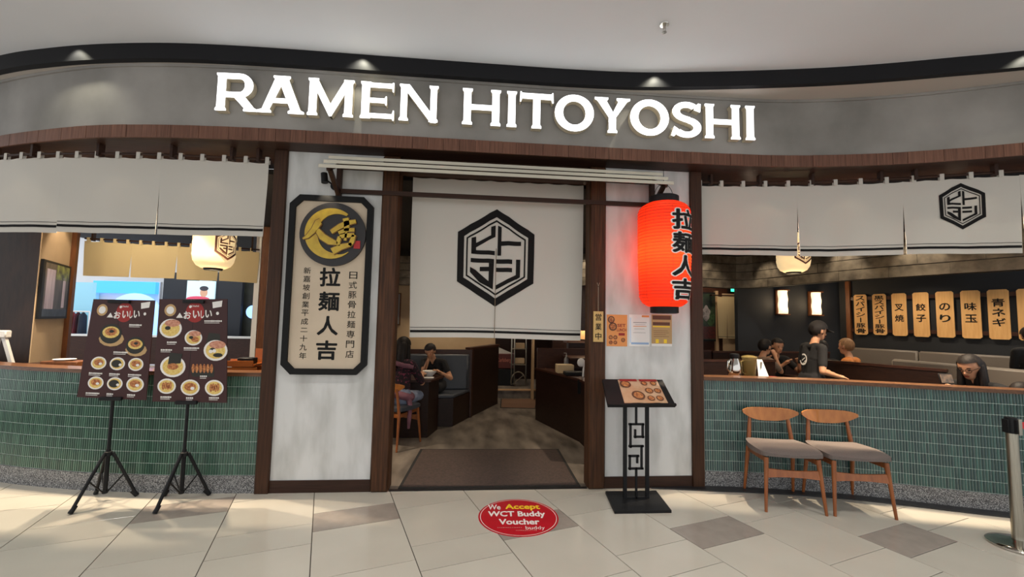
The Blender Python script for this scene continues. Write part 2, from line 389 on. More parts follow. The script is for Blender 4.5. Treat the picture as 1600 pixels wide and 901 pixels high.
for k in range(-10, 12):
    u0 = -.04+.6225*k; u1 = u0+.6225
    a0 = -.96-.301*k
    if k % 2: a0 = -.788-.4715*0-.301*(k-1)            # bottom of a short tile in this column
    for n in range(-9, 10):
        b0 = a0+.945*n
        for v0, v1, short in ((b0, b0+SHORT, True), (b0+SHORT, b0+.945, False)):
            c = UU*(u0+u1)/2+VV*(v0+v1)/2
            if not (-6.6 < c[0] < 7.2 and -5.2 < c[1] < front_y(c[0])+.5): continue
            grey = short and ((n == 0 and k in GREYS) or (n in (-3, 2) and k % 4 == 1))
            quad = [UU*a+VV*b for a, b in ((u0+GAP, v0+GAP), (u1-GAP, v0+GAP), (u1-GAP, v1-GAP), (u0+GAP, v1-GAP))]
            poly = clip_tile(quad)
            if len(poly) < 3: continue
            area = abs(sum(poly[i][0]*poly[(i+1) % len(poly)][1]-poly[(i+1) % len(poly)][0]*poly[i][1] for i in range(len(poly))))/2
            if area < .002: continue
            whole = len(poly) == 4 and abs(area-(u1-u0-2*GAP)*(v1-v0-2*GAP)) < 1e-5
            key = (short, grey) if whole else None
            if key not in ALIKE or key is None:
                n_ = len(poly); cc = sum(poly)/n_ if key is None else c
                loc = [q-cc for q in poly]
                if sum(loc[i][0]*loc[(i+1) % n_][1]-loc[(i+1) % n_][0]*loc[i][1] for i in range(n_)) < 0: loc = loc[::-1]
                mb = MB(); ch = .0012
                ins = [q*(1-ch/np.linalg.norm(q)*1.4) for q in loc]
                mb.add([(q[0], q[1], -.006) for q in loc]+[(q[0], q[1], -ch) for q in loc]+[(q[0], q[1], 0) for q in ins],
                       [(i, (i+1) % n_, (i+1) % n_+n_, i+n_) for i in range(n_)]+[(i+n_, (i+1) % n_+n_, (i+1) % n_+2*n_, i+2*n_) for i in range(n_)]+[tuple(2*n_+i for i in range(n_))])
                me = mb.mesh('tile', 'tile_grey' if grey else 'tile', smooth=0)
                if key is not None: ALIKE[key] = me
            else: me = ALIKE[key]; cc = c
            o = bpy.data.objects.new('tile', me); COL.objects.link(o); o.parent = floor; o.location = (cc[0], cc[1], 0)

# ---- shop floor, ceiling, walls
mb = MB(); fr = WL.poly(0, WL.len, -.1)+[np.array((-1.8, .03)), np.array((2.2, .03))]+WR.poly(0, WR.len, -.1)
mb.strip(fr, [np.array((q[0], 6.6)) for q in fr], -.08, -.001); struct(mb, 'floor_shop', 'shopfloor', origin=(0,0,0))
mb = MB(); fr = [q+np.array((0, .55)) for q in K2.p]; mb.strip(fr, [np.array((q[0], 6.6)) for q in fr], 2.95, 3.0); struct(mb, 'ceiling_shop', 'shopceil', origin=(0,0,0))
mb = MB(); mb.strip([np.array((q[0], -8.5)) for q in K1.p], [K1.at(s, -.02) for s in K1.L], 3.87, 3.95); struct(mb, 'ceiling', 'ceiling', origin=(0,0,0))
mb = MB(); mb.strip(K1.poly(0, K1.len), K1.poly(0, K1.len, -.06), 3.73, 3.87); struct(mb, 'trim_1', 'black_band', origin=(0,0,0))
mb = MB(); n = 150
A = [K1.at(K1.len*i/n, -.06) for i in range(n+1)]; B_ = [np.array((q[0], K2.at(K2.ofx(q[0]))[1]+.05)) for q in A]
mb.strip(A, B_, 3.733, 3.78); struct(mb, 'trim_2', 'ledge', origin=(0,0,0))
mb = MB(); mb.strip(K2.poly(0, K2.len, -.012), K2.poly(0, K2.len, -.1), 3.18, 3.73); struct(mb, 'wall_fascia', 'concrete', origin=(0,0,0))
mb = MB(); mb.strip(K2.poly(0, K2.len, .004), K2.poly(0, K2.len, -.02), 3.708, 3.732); struct(mb, 'trim_3', 'concrete', origin=(0,0,0))
mb = MB(); fr = K2.poly(0, K2.len, -.02); mb.strip(fr, [q+np.array((0, .75)) for q in fr], 3.075, 3.12); mb.strip(K2.poly(0, K2.len, -.019), K2.poly(0, K2.len, -.08), 3.10, 3.18); soffit = struct(mb, 'trim_4', 'skirting', origin=(0,0,0))
s = .0; i = 0
while s < K2.len-.02:                                  # vertical fascia boards, each one a piece
    w = .118+.03*random.random(); e = min(s+w, K2.len); pr = .004*random.random()
    MB().strip([K2.at(s+.0012, pr), K2.at((s+e)/2, pr), K2.at(e-.0012, pr)], [K2.at(s+.0012, -.018), K2.at((s+e)/2, -.018), K2.at(e-.0012, -.018)], 3.07, 3.18).build('fascia_board', 'fascia_wood', soffit)
    s = e

# ---- half walls with pebble base, stick mosaic and timber rail
def tinted(name, rough):
    m, nt, p = _nodes(name); a = nt.nodes.new('ShaderNodeAttribute'); a.attribute_name = 'tint'
    nt.links.new(a.outputs['Color'], p.inputs['Base Color']); p.inputs['Roughness'].default_value = rough; p.inputs['Coat Weight'].default_value = .3; p.inputs['Coat Roughness'].default_value = .15; return m
M['mosaic'] = tinted('glazed_stick_mosaic', .3)
def half_wall(name, path, d0, d1, greens):
    w = struct(MB().strip(path.poly(d0, d1, -.008), path.poly(d0, d1, -.12), 0, 1.008), name, 'mosaic_grout', origin=(0,0,0))
    MB().strip(path.poly(d0, d1, .006), path.poly(d0, d1, -.008), 0, .148).build('pebble_base', 'granite', w)
    MB().strip(path.poly(d0, d1, .016), path.poly(d0, d1, -.17), 1.008, 1.042).build('rail', 'rail', w)
    mb = MB(); cols = []; pitch, rowp = .0216, .0955; n = int((d1-d0)/pitch)
    rnd = random.Random(3)
    for i in range(n):
        a, b = d0+i*pitch+.0025, d0+(i+1)*pitch-.0025
        pa, pb = path.at(a, .0), path.at(b, .0); qa, qb = path.at(a, -.008), path.at(b, -.008)
        for r in range(9):
            z0 = .15+r*rowp+.0022; z1 = z0+rowp-.0044; e = .0012; t = .0015
            v = path.tan(a); ia, ib = pa+v*t, pb-v*t
            mb.add([(*qa, z0), (*qb, z0), (*qb, z1), (*qa, z1), (*(ia), z0+e), (*(ib), z0+e), (*(ib), z1-e), (*(ia), z1-e)],
                   [(4,5,6,7), (0,1,5,4), (1,2,6,5), (2,3,7,6), (3,0,4,7)])
            g = greens[rnd.randrange(len(greens))]; k = .88+.24*rnd.random(); cols.append((g[0]*k, g[1]*k, g[2]*k, 1))
    o = mb.build('mosaic_sticks', 'mosaic', w, smooth=0); o['kind'] = 'stuff'
    at = o.data.attributes.new('tint', 'FLOAT_COLOR', 'FACE'); at.data.foreach_set('color', [c for q in cols for _ in range(5) for c in q])
    return w
half_wall('wall_left', WL, .3, WL.len, [srgb(62, 96, 80), srgb(54, 86, 72), srgb(68, 102, 86), srgb(50, 80, 68)])
half_wall('wall_right', WR, 0, WR.len-.3, [srgb(48, 80, 76), srgb(42, 70, 68), srgb(56, 90, 84), srgb(40, 66, 66)])
MB().strip([np.array((1.72, -.028))]+WR.poly(0, WR.len-.3, .118), [np.array((1.72, -.022))]+WR.poly(0, WR.len-.3, .006), 0, .012).build('plinth', 'plinth', bpy.data.objects['wall_right'])

# ---- entrance jambs, posts, plaster panels
struct(MB().box(-1.735, -.868, 0, .1, .105, 3.075), 'wall_entrance_left', 'plaster', origin=(0,0,0))
struct(MB().box(1.27, 2.132, 0, .1, .105, 3.075), 'wall_entrance_right', 'plaster', origin=(0,0,0))
struct(MB().box(-1.735, -.868, -.012, .1, 0, .105), 'baseboard_left', 'skirting', origin=(0,0,0))
struct(MB().box(1.27, 2.132, -.012, .1, 0, .105), 'baseboard_right', 'skirting', origin=(0,0,0))
struct(MB().box(-1.852, -1.735, -.03, .14, 0, 3.075), 'trim_5', 'post2', origin=(0,0,0), bevel=.004)
struct(MB().box(2.132, 2.25, -.03, .14, 0, 3.075), 'trim_6', 'post2', origin=(0,0,0), bevel=.004)
struct(MB().box(-.873, -.708, -.035, .13, 0, 3.075), 'trim_7', 'post', origin=(0,0,0), bevel=.016)
struct(MB().box(1.108, 1.273, -.035, .13, 0, 3.075), 'trim_8', 'post', origin=(0,0,0), bevel=.016)
struct(MB().box(-.708, 1.108, .02, .1, 2.93, 3.075), 'trim_9', 'post2', origin=(0,0,0))
struct(MB().box(-.708, 1.108, -.01, .035, 0, .004), 'trim_10', 'plinth', origin=(0,0,0))

# ---- shop interior shell
struct(MB().box(-2.2, .52, 5.6, 5.7, 0, 3), 'wall_back', 'cream_wall', origin=(0,0,0))
struct(MB().box(.52, 5.3, 6.3, 6.4, 0, 3), 'wall_corridor', 'brown_dark', origin=(0,0,0))
struct(MB().box(1.62, 5.9, 4.55, 4.65, 0, 3), 'wall_service', 'brown_red', origin=(0,0,0))
struct(MB().box(5.1, 7.4, 3.88, 3.98, 0, 3), 'wall_lamps', 'navy_wall', origin=(0,0,0))
struct(MB().box(5.8, 5.9, 3.98, 4.65, 0, 3), 'wall_return', 'navy_wall', origin=(0,0,0))
mb = MB(); mb.strip([np.array((7.22, 3.9)), np.array((8.9, -.45)), np.array((9.3,-1.4))], [np.array((7.36, 3.95)), np.array((9.04, -.4)), np.array((9.44,-1.35))], 0, 3); struct(mb, 'wall_side', 'navy_wall', origin=(0,0,0))
# corridor beyond the step
struct(MB().box(.52, 1.62, 4.72, 6.3, -.001, .17), 'floor_step', 'shopfloor', origin=(0,0,0))
struct(MB().box(.50, 1.64, 4.68, 4.74, .15, .178), 'trim_11', mat('step_nosing', srgb(196, 160, 120), .4), origin=(0,0,0))
# ================================================================ SIGN LETTERS
def stem_poly(x, t=.2, z0=0., z1=1., s=.035):
    h = t/2
    return [(x-h-s,z0),(x+h+s,z0),(x+h+s,z0+.045),(x+h,z0+.09),(x+h,z1-.09),(x+h+s,z1-.045),(x+h+s,z1),(x-h-s,z1),(x-h-s,z1-.045),(x-h,z1-.09),(x-h,z0+.09),(x-h-s,z0+.045)]
def arc_quads(cx, cz, ro, ri, a0, a1, n=18):
    P = [];
    for i in range(n):
        t0, t1 = radians(a0+(a1-a0)*i/n), radians(a0+(a1-a0)*(i+1)/n)
        P.append([(cx+ro[0]*cos(t0), cz+ro[1]*sin(t0)), (cx+ro[0]*cos(t1), cz+ro[1]*sin(t1)), (cx+ri[0]*cos(t1), cz+ri[1]*sin(t1)), (cx+ri[0]*cos(t0), cz+ri[1]*sin(t0))])
    return P
def letter_polys(ch, w):
    if ch == 'I': return [stem_poly(w/2)]
    if ch == 'H': return [stem_poly(.14), stem_poly(w-.14), [(.14,.42),(w-.14,.42),(w-.14,.56),(.14,.56)]]
    if ch == 'T': return [stem_poly(w/2, z1=.95), [(.0,.74),(.035,.74),(.06,.83),(w-.06,.83),(w-.035,.74),(w,.74),(w-.01,1.02),(w-.04,1.02),(w-.06,.98),(.06,.98),(.04,1.02),(.01,1.02)]]
    if ch == 'E':
        e = lambda z0, z1, x1, u, d: [(.1,z0),(x1-.05,z0),(x1-.03,z0-d),(x1,z0-d),(x1,z1+u),(x1-.03,z1+u),(x1-.05,z1),(.1,z1)]
        return [stem_poly(.16, s=.03), e(.86,.98,w-.02,.03,.1), e(.44,.56,w*.78,.06,.06), e(.02,.14,w,.1,.05)]
    if ch == 'N': return [stem_poly(.13, .17), stem_poly(w-.13, .17), [(.05,1),(.27,1),(w-.05,.06),(w-.05,-.02),(w-.2,-.02)]]
    if ch == 'M': return [stem_poly(.14, .19), stem_poly(w-.14, .19), [(.05,1),(.24,1),(w/2+.04,.24),(w/2+.02,0),(w/2-.03,0)], [(w-.05,1),(w-.24,1),(w/2-.04,.24),(w/2-.02,0),(w/2+.03,0)]]
    if ch == 'A': return [[(w/2-.21,1),(w/2-.21,.95),(w/2-.17,.91),(.13,.09),(0,.05),(0,0),(.36,0),(.36,.05),(.31,.09),(w/2,.78),(w/2,1)],
                          [(w/2+.21,1),(w/2+.21,.95),(w/2+.17,.91),(w-.09,.09),(w,.05),(w,0),(w-.4,0),(w-.4,.05),(w-.34,.09),(w/2-.05,.82),(w/2-.1,1)], [(.3,.27),(w-.3,.27),(w-.34,.39),(.34,.39)]]
    if ch == 'Y': return [[(0,1),(.38,1),(.38,.95),(.33,.91),(w/2+.06,.5),(w/2+.1,.3),(w/2-.1,.3),(w/2-.1,.44),(.08,.91),(0,.95)], [(w,1),(w-.38,1),(w-.38,.95),(w-.33,.91),(w/2-.04,.47),(w/2-.1,.3),(w/2+.1,.3),(w/2+.1,.44),(w-.08,.91),(w,.95)], stem_poly(w/2, z1=.5)[:4]+[(w/2+.1,.46),(w/2-.1,.46)]+stem_poly(w/2)[10:]]
    if ch == 'O': return arc_quads(w/2, .5, (w/2, .52), (w/2-.23, .34), 0, 360, 40)
    if ch == 'R': return [stem_poly(.15)]+[[(.15,.86),(.6,.86),(.6,1),(.15,1)], [(.15,.36),(.6,.36),(.6,.5),(.15,.5)]]+arc_quads(.6, .68, (.34, .32), (.14, .18), -90, 90)+[[(.42,.42),(.72,.42),(w-.08,.09),(w,.05),(w,0),(w-.34,0),(w-.34,.05),(w-.32,.07)]]
    if ch == 'S':
        cx = w/2
        return arc_quads(cx, .735, (.41, .285), (.2, .125), 38, 255, 20)+arc_quads(cx, .275, (.43, .295), (.21, .13), -150, 80, 20)+[[(cx-.12,.455),(cx+.1,.40),(cx+.1,.575),(cx-.12,.625)], [(cx+.22,.80),(cx+.40,.74),(cx+.42,.97),(cx+.34,.99),(cx+.28,.92)], [(0,0.03),(.08,.0),(.16,.08),(.24,.19),(.09,.29)]]
LET = [('R',-2.251,-1.896),('A',-1.9,-1.507),('M',-1.484,-1.089),('E',-1.043,-.741),('N',-.701,-.354),('H',-.142,.206),('I',.253,.358),('T',.378,.689),('O',.702,1.066),('Y',1.075,1.41),('O',1.413,1.782),('S',1.806,2.105),('H',2.134,2.481),('I',2.52,2.636)]
sign = thing('shop_sign', 'large white illuminated serif lettering reading RAMEN HITOYOSHI on the grey fascia', 'sign', (.19, -.28, 3.3))
for ch, x0, x1 in LET:
    h = .331; w = (x1-x0)/h; mb = MB(); s0 = K2.ofx(x0); z0 = 3.299
    for grow, ya, yb, mi in ((0, -.062, -.052, 0), (.0, -.052, .010, 1)):
        for poly in letter_polys(ch, w):
            mb.prism([(px*h, z0+pz*h) for px, pz in poly], ya, yb, mi, fn=lambda x, y, z: (*K2.at(s0+x, -y), z))
    mb.build('letter', ['letter_face', 'letter_side'], sign, smooth=0)

# ================================================================ NOREN CURTAINS
HEX = [(0,1.285),(1,.65),(1,-.65),(0,-1.285),(-1,-.65),(-1,.65)]
def hex_ring(a, b):
    return [[(HEX[i][0]*a, HEX[i][1]*a), (HEX[(i+1) % 6][0]*a, HEX[(i+1) % 6][1]*a), (HEX[(i+1) % 6][0]*b, HEX[(i+1) % 6][1]*b), (HEX[i][0]*b, HEX[i][1]*b)] for i in range(6)]
_q = lambda pts: [((x-502)/197, (458-y)/197) for x, y in pts]
EMBLEM = hex_ring(1, .835)+hex_ring(.775, .735)+[_q(p) for p in (
    [(375,360),(398,352),(400,440),(375,442)], [(375,421),(495,424),(495,446),(375,442)], [(398,385),(474,344),(497,350),(398,408)], [(474,300),(497,290),(497,352),(474,350)],
    [(509,290),(528,298),(528,447),(509,447)], [(528,372),(630,370),(630,392),(528,396)],
    [(373,464),(492,466),(492,488),(373,486)], [(466,488),(492,488),(489,622),(466,608)], [(420,508),(466,508),(466,531),(420,531)], [(370,510),(398,524),(489,602),(489,624),(420,588),(370,537)],
    [(504,466),(586,466),(586,489),(504,489)], [(504,510),(586,510),(586,532),(504,532)], [(606,464),(628,464),(628,556),(606,570)], [(606,545),(628,556),(504,624),(504,601)])]
def cut_polys(polys, step):                       # thin polygons cut into slices so that they can follow folds
    bm = bmesh.new()
    for p in polys:
        ar = sum(p[i][0]*p[(i+1) % len(p)][1]-p[(i+1) % len(p)][0]*p[i][1] for i in range(len(p)))
        if ar < 0: p = p[::-1]
        bm.faces.new([bm.verts.new((x, 0, z)) for x, z in p])
    xs = [v.co.x for v in bm.verts]; zs = [v.co.z for v in bm.verts]
    for ax, lo, hi in ((0, min(xs), max(xs)), (2, min(zs), max(zs))):
        t = lo+step
        while t < hi:
            co = [0,0,0]; no = [0,0,0]; co[ax] = t; no[ax] = 1
            bmesh.ops.bisect_plane(bm, geom=bm.verts[:]+bm.edges[:]+bm.faces[:], plane_co=co, plane_no=no); t += step
    bm.verts.index_update(); vs = [v.co[:] for v in bm.verts]; fs = [tuple(v.index for v in f.verts) for f in bm.faces]; bm.free(); return vs, fs
def noren(name, label, cat, path, bounds, ztop, zbot, emblems=(), loops=(), cloth='white_cloth', slit=.74, amp=.008, taper=.013, seed=1, stripes=True, group=None, nloop=.19):
    rnd = random.Random(seed); mid = path.at((bounds[0]+bounds[-1])/2); t = thing(name, label, cat, (mid[0], mid[1], zbot), group)
    H = ztop-zbot
    for k, (a, b) in enumerate(zip(bounds[:-1], bounds[1:])):
        ph = rnd.random()*6; f1 = 9+4*rnd.random(); f2 = 21+6*rnd.random(); sw = (rnd.random()-.5)*.03
        def pos(s, z, off=0, a=a, b=b, ph=ph, f1=f1, f2=f2, sw=sw):
            v = (ztop-z)/H; low = max(0, (v-(1-slit)))/slit; u = (s-a)/(b-a)
            s2 = a+(b-a)*(.5+(u-.5)*(1-2*taper*low/(b-a)))
            d = amp*(.15+.85*v)*(sin(f1*s+ph+1.2*z)+.4*sin(f2*s+2*ph))+sw*low*(u-.5)*2*.5
            p = path.at(s2, d+off); sag = -.008*sin(pi*((s-a)/nloop % 1))*(1-v)
            return (p[0], p[1], z+sag-.006*low*sin(3*s+ph))
        n = max(8, int((b-a)/.03)); mb = MB()
        mb.grid(lambda i, j: pos(a+(b-a)*i, zbot+H*j), n, 24, thick=(0, .0025, 0)); pn = mb.build('cloth_panel', cloth, t, smooth=60)
        if stripes:
            for z0, z1, nm in ((.048, .071, 'stripe'), (.094, .0985, 'stitch_line')):
                mb = MB(); mb.grid(lambda i, j: pos(a+.004+(b-a-.008)*i, zbot+z0+(z1-z0)*j, .0035), n, 1); mb.build(nm, 'ink', pn, smooth=60)
        for ek, es, ez, er in emblems:
            if ek == k:
                vs_, fs_ = cut_polys([[(x*er, z*er) for x, z in p] for p in EMBLEM], .025)
                MB().add([pos(es+x, ez+z, .004) for x, _, z in vs_], fs_).build('hexagon_emblem', 'ink', pn, smooth=60)
    for s in loops:
        p0 = path.at(s-.017); p1 = path.at(s+.017); mb = MB()
        mb.strip([path.at(s-.017, .014), path.at(s+.017, .014)], [path.at(s-.017, .011), path.at(s+.017, .011)], ztop-.012, ztop+.05)
        mb.strip([path.at(s-.017, -.014), path.at(s+.017, -.014)], [path.at(s-.017, -.017), path.at(s+.017, -.017)], ztop-.012, ztop+.05)
        mb.strip([path.at(s-.017, .014), path.at(s+.017, .014)], [path.at(s-.017, -.017), path.at(s+.017, -.017)], ztop+.048, ztop+.051)
        mb.build('hanging_loop', cloth, t)
    return t
def curtain_rod(label, path, d0, d1, z, hangers, group=None, r=.011, top=3.08):
    m_ = path.at((d0+d1)/2); t = thing('curtain_rod', label, 'curtain rod', (m_[0], m_[1], z-r), group)
    MB().tube([(*q, z) for q in path.poly(d0, d1, 0, .12)], r, 8).build('rod', 'skirting', t)
    for s in hangers:
        p = path.at(s); v = path.tan(s); c = (p[0], p[1], (z-.03+top)/2)
        MB().obox(c, (*(v*.012), 0), (v[1]*.03, -v[0]*.03, 0), (0, 0, (top-z+.03)/2)).build('rod_hanger', 'skirting', t)
    return t
NL = Path([(-6.4,1.22),(-5.5,.74),(-4.9,.46),(-4.3,.235),(-3.8,.13),(-3.4,.07),(-2.7,.012),(-1.9,0)])
d_of = lambda P_, px: next(P_.L[i] for i in range(len(P_.p)) if (((np.array((*P_.p[i], 2.6))-CAM)@RT)/((np.array((*P_.p[i], 2.6))-CAM)@FW)*FPX+800) >= px)
bl = [d_of(NL, 94)-1.22*.86, d_of(NL, 94), d_of(NL, 244), NL.len-.012]
bl = [bl[0]-.9]+bl
noren('noren_curtain', 'long white canvas curtain in wide plain panels hanging over the left half wall', 'curtain', NL, bl, 2.955, 2.262, loops=[bl[0]+(bl[-1]-bl[0])*(i+.05)/20.1 for i in range(21)], seed=2)
curtain_rod('brown curtain rod on short hangers above the left white curtain', NL, bl[0]-.2, NL.len, 2.988, [bl[0]+.3, bl[1]+.28, bl[1]+.75, bl[2]+.35, bl[3]+.1, bl[3]+.62, NL.len-.1])
NR = Path([(2.258,.06),(2.8,.0),(3.4,-.12),(3.9,-.27),(4.3,-.42),(4.7,-.58),(5.3,-.82),(6.0,-1.02),(6.8,-1.2)])
br = [.0, d_of(NR, 1242), d_of(NR, 1405), d_of(NR, 1594), d_of(NR, 1594)+.86, min(NR.len-.05, d_of(NR, 1594)+1.72)]
ex = d_of(NR, 1499)
noren('noren_curtain', 'white canvas curtain with a small black hexagon emblem over the right half wall', 'curtain', NR, br, 2.965, 2.252, emblems=[(2, ex, 2.705, .172)], loops=[.02+.2185*i for i in range(int(br[-1]/.2185)+1)], seed=5)
curtain_rod('brown curtain rod on short hangers above the right white curtain', NR, 0, br[-1]+.2, 2.998, [.13, .62, 1.12, 1.72, 2.0, 2.6, 3.2])
NC = Path([(-.62, .13), (.2, .13), (1.05, .13)])
cx0, cx1 = at_y(641, 400, .13)[0], at_y(911, 400, .13)[0]; cm = at_y(775, 400, .13)[0]
ce = at_y(775.5, 402, .13)
NCp = Path([(cx0, .13), (cm, .13), (cx1, .13)])
cn = noren('noren_curtain', 'tall white entrance curtain split in the middle with a large black hexagon emblem', 'curtain', NCp, [0, NCp.len], 2.93, 1.372, emblems=[(0, cm-cx0, ce[2], .378)], amp=.007, taper=.02, seed=9, slit=.55)
sl = NCp.ofx(cm)
MB().tube([(cx0-.07, .13, 2.945), (cx1+.05, .13, 2.945)], .014, 8).build('pole', 'skirting', cn)
mb = MB(); mb.box(cm-.003, cm+.003, .1085, .1095, 1.375, 2.25); mb.build('slit_seam', mat('seam', srgb(120, 104, 84), .9), cn)

# ================================================================ AWNING
aw = thing('entrance_awning', 'pale three-board sloping awning on brown brackets above the entrance', 'awning', (.2, 0, 2.76))
L0, R0 = at_y(497, 261, -.40), at_y(1053, 288, -.40)
zz = (L0[2]+R0[2])/2
for i in range(3):                                   # three stepped boards, each with its own front lip
    yf = -.40+.09*i; z0 = zz+.071*i-.002; x0, x1 = L0[0]+.01*i, R0[0]-.01*i; mb = MB()
    mb.add([(x0,yf,z0),(x1,yf,z0),(x1,yf+.13,z0+.05),(x0,yf+.13,z0+.05),(x0,yf,z0+.030),(x1,yf,z0+.030),(x1,yf+.13,z0+.070),(x0,yf+.13,z0+.070)],
           [(0,3,2,1),(4,5,6,7),(0,1,5,4),(1,2,6,5),(2,3,7,6),(3,0,4,7)]); mb.build('awning_board', 'awning', aw, bevel=.002)
MB().box(L0[0]+.04, R0[0]-.04, -.06, -.001, zz+.12, zz+.19).build('wall_batten', 'skirting', aw)
zz = (L0[2]+R0[2])/2
for px in (531, 1018):
    x = at_y(px, 275, -.02)[0]; br_ = MB()
    br_.box(x-.022, x+.022, -.05, 0, zz-.16, zz+.14); br_.bar((x, -.03, zz-.13), (x, -.30, zz+.02), .04, .035, up=(1,0,0)); br_.bar((x, -.01, zz+.165), (x, -.36, zz-.002), .03, .02, up=(1,0,0))
    br_.build('bracket', 'skirting', aw, bevel=.002)
xa, xb = at_y(531, 275, -.02)[0], at_y(1018, 275, -.02)[0]
MB().box(xa, xb, -.05, -.02, zz-.115, zz-.075).build('cross_rail', 'skirting', aw)

# ================================================================ SPOTLIGHT over the vertical sign
sp = at_y(524, 292, -.0); t = thing('wall_spotlight', 'small black swivel spotlight above the vertical name board', 'spotlight', (sp[0], 0, sp[2]))
MB().tube([(sp[0], .0, sp[2]), (sp[0], -.03, sp[2])], .036, 18).build('mount', 'rubber', t)
MB().tube([(sp[0], -.03, sp[2]), (sp[0]-.03, -.06, sp[2]+.02), (sp[0]-.06, -.07, sp[2]+.04)], .008, 8).build('arm', 'rubber', t)
hd = np.array((sp[0]-.075, -.08, sp[2]+.055)); d_ = np.array((.15, -.1, -1.)); d_ /= np.linalg.norm(d_)
MB().tube([hd-d_*.045, hd+d_*.045, hd+d_*.043], [.029, .03, .024], 16).build('head', 'rubber', t)
lamp('wall_spotlight_lamp', 'SPOT', tuple(hd+d_*.06), 5, (1, .86, .66), aim=(sp[0]-.0, -.06, 1.6), size=.02, spot=70, blend=.6)

# ================================================================ VERTICAL NAME BOARD
bx0, bx1, bz0, bz1 = -1.683, -.942, 1.034, 2.66
nb = thing('name_board', 'tall vertical board with black frame, gold emblem disc and black brush characters', 'sign', ((bx0+bx1)/2, 0, bz0))
def chamf(x0, x1, z0, z1, c): return [(x0+c,z0),(x1-c,z0),(x1,z0+c),(x1,z1-c),(x1-c,z1),(x0+c,z1),(x0,z1-c),(x0,z0+c)]
o_, i_ = chamf(bx0, bx1, bz0, bz1, .085), chamf(bx0+.052, bx1-.052, bz0+.052, bz1-.052, .062)
mb = MB()
for k in range(8): mb.prism([o_[k], o_[(k+1) % 8], i_[(k+1) % 8], i_[k]], -.055, -.002)
mb.build('frame', 'ink_flat', nb, smooth=20)
MB().prism(i_, -.03, -.002).build('panel', 'cream_board', nb)
dc = at_y(520.5, 366, -.05); R_ = .292; dx, dz = dc[0], dc[2]
disc = MB().tube([(dx, -.03, dz), (dx, -.062, dz)], R_, 48).build('emblem_disc', mat('disc_black', srgb(36, 33, 34), .5), nb)
# broad brush ring and the two characters in gold relief
mb = MB(); n = 64; ring = []
for k in range(n):
    a0, a1 = radians(52+k*(262/n)), radians(52+(k+1)*(262/n)); f = lambda k: R_*(.20-.19*cos(radians(52+k*(262/n))))*min(1, .25+(n-k)/12)
    for_a = lambda a, w: ((dx-.012+(.232)*cos(a), dz+.005+(.232)*sin(a)), (dx-.012+(.232-w)*cos(a), dz+.005+(.232-w)*sin(a)))
    p, q = for_a(a0, f(k)), for_a(a1, f(k+1)); mb.prism([p[0], q[0], q[1], p[1]], -.072, -.06)
mb.build('gold_ring', 'gold', disc, smooth=40)
def stroke(mb, pts, ws, y0, y1, mi=0, fn=None):
    pts = [np.array(p, float) for p in pts]; L_, R2 = [], []
    for i, p in enumerate(pts):
        d = pts[min(i+1, len(pts)-1)]-pts[max(i-1, 0)]; d = d/np.linalg.norm(d); nn = np.array((-d[1], d[0])); L_.append(p+nn*ws[i]/2); R2.append(p-nn*ws[i]/2)
    for i in range(len(pts)-1): mb.prism([tuple(R2[i]), tuple(R2[i+1]), tuple(L_[i+1]), tuple(L_[i])], y0, y1, mi, fn)
dq = lambda X, Y: (dx+(X-195)/156*R_, dz-(Y-180)/148*R_)      # disc pixels of the enlarged view -> board
mb = MB(); me_ = MB()
for pts, ws in (([(60,208),(80,198),(110,165),(128,130),(138,125)], [.01,.03,.05,.06,.05]), ([(125,165),(150,195),(185,215),(222,225)], [.04,.06,.06,.03]),
                ([(190,172),(230,145),(262,128),(305,118)], [.035,.045,.045,.03]), ([(255,105),(262,130),(262,165)], [.05,.05,.045]), ([(225,175),(262,160),(300,158)], [.03,.035,.03]),
                ([(232,192),(226,215),(228,235)], [.03,.035,.03]), ([(232,192),(270,185),(300,182)], [.03,.04,.03]), ([(298,182),(290,215),(280,232)], [.035,.04,.03]), ([(200,262),(240,240),(290,225)], [.06,.05,.03]), ([(262,168),(258,210)], [.02,.02])):
    P_ = [dq(*p) for p in pts]; stroke(mb, P_, ws, -.084, -.06); stroke(me_, P_, [w+.016 for w in ws], -.079, -.06)
me_.build('character_edge', mat('bronze_edge', srgb(112, 78, 26), .4), disc, smooth=0); mb.build('gold_character', 'gold', disc, smooth=0)
sx, sz = dq(313, 226); MB().box(sx-.028, sx+.028, -.07, -.06, sz-.036, sz+.036).build('red_seal', 'seal', disc)
def vtext(parent, s, x, z_top, z_bot, w, h, y, m_, off=0., name='lettering', ext=0., lean=0):
    mb = MB(); n = len(s)
    for k, ch in enumerate(s):
        zc = z_top+(z_bot-z_top)*k/max(n-1, 1); xc = x+lean*k
        bxs = (w, h)
        if ch in '二十一': bxs = (w, h*(.62 if ch == '二' else .95))
        if ch == 'ー': bxs = (w*.22, h*.95)
        put_text(mb, '|' if ch == 'ー' else ch, lambda a, b, c: (xc+a, y-c, zc+b), off=off, ext=ext, box=bxs)
    return mb.build(name, m_, parent, smooth=0)
bp = lambda X, Y: at_y(460+X/3.216, 310+Y/3.218, -.03)
c0, c1 = bp(178, 395), bp(163, 762); vtext(nb, '拉麺人吉', (c0[0]+c1[0])/2, c0[2], c1[2], .185, .175, -.0315, 'ink_flat', off=.028)
c0, c1 = bp(64, 362), bp(43, 790); vtext(nb, '新嘉坡創業平成二十九年', (c0[0]+c1[0])/2, c0[2], c1[2], .062, .058, -.0315, 'ink_flat', off=.006)
c0, c1 = bp(296, 386), bp(278, 782); vtext(nb, '日式豚骨拉麺専門店', (c0[0]+c1[0])/2, c0[2], c1[2], .072, .066, -.0315, 'ink_flat', off=.006)

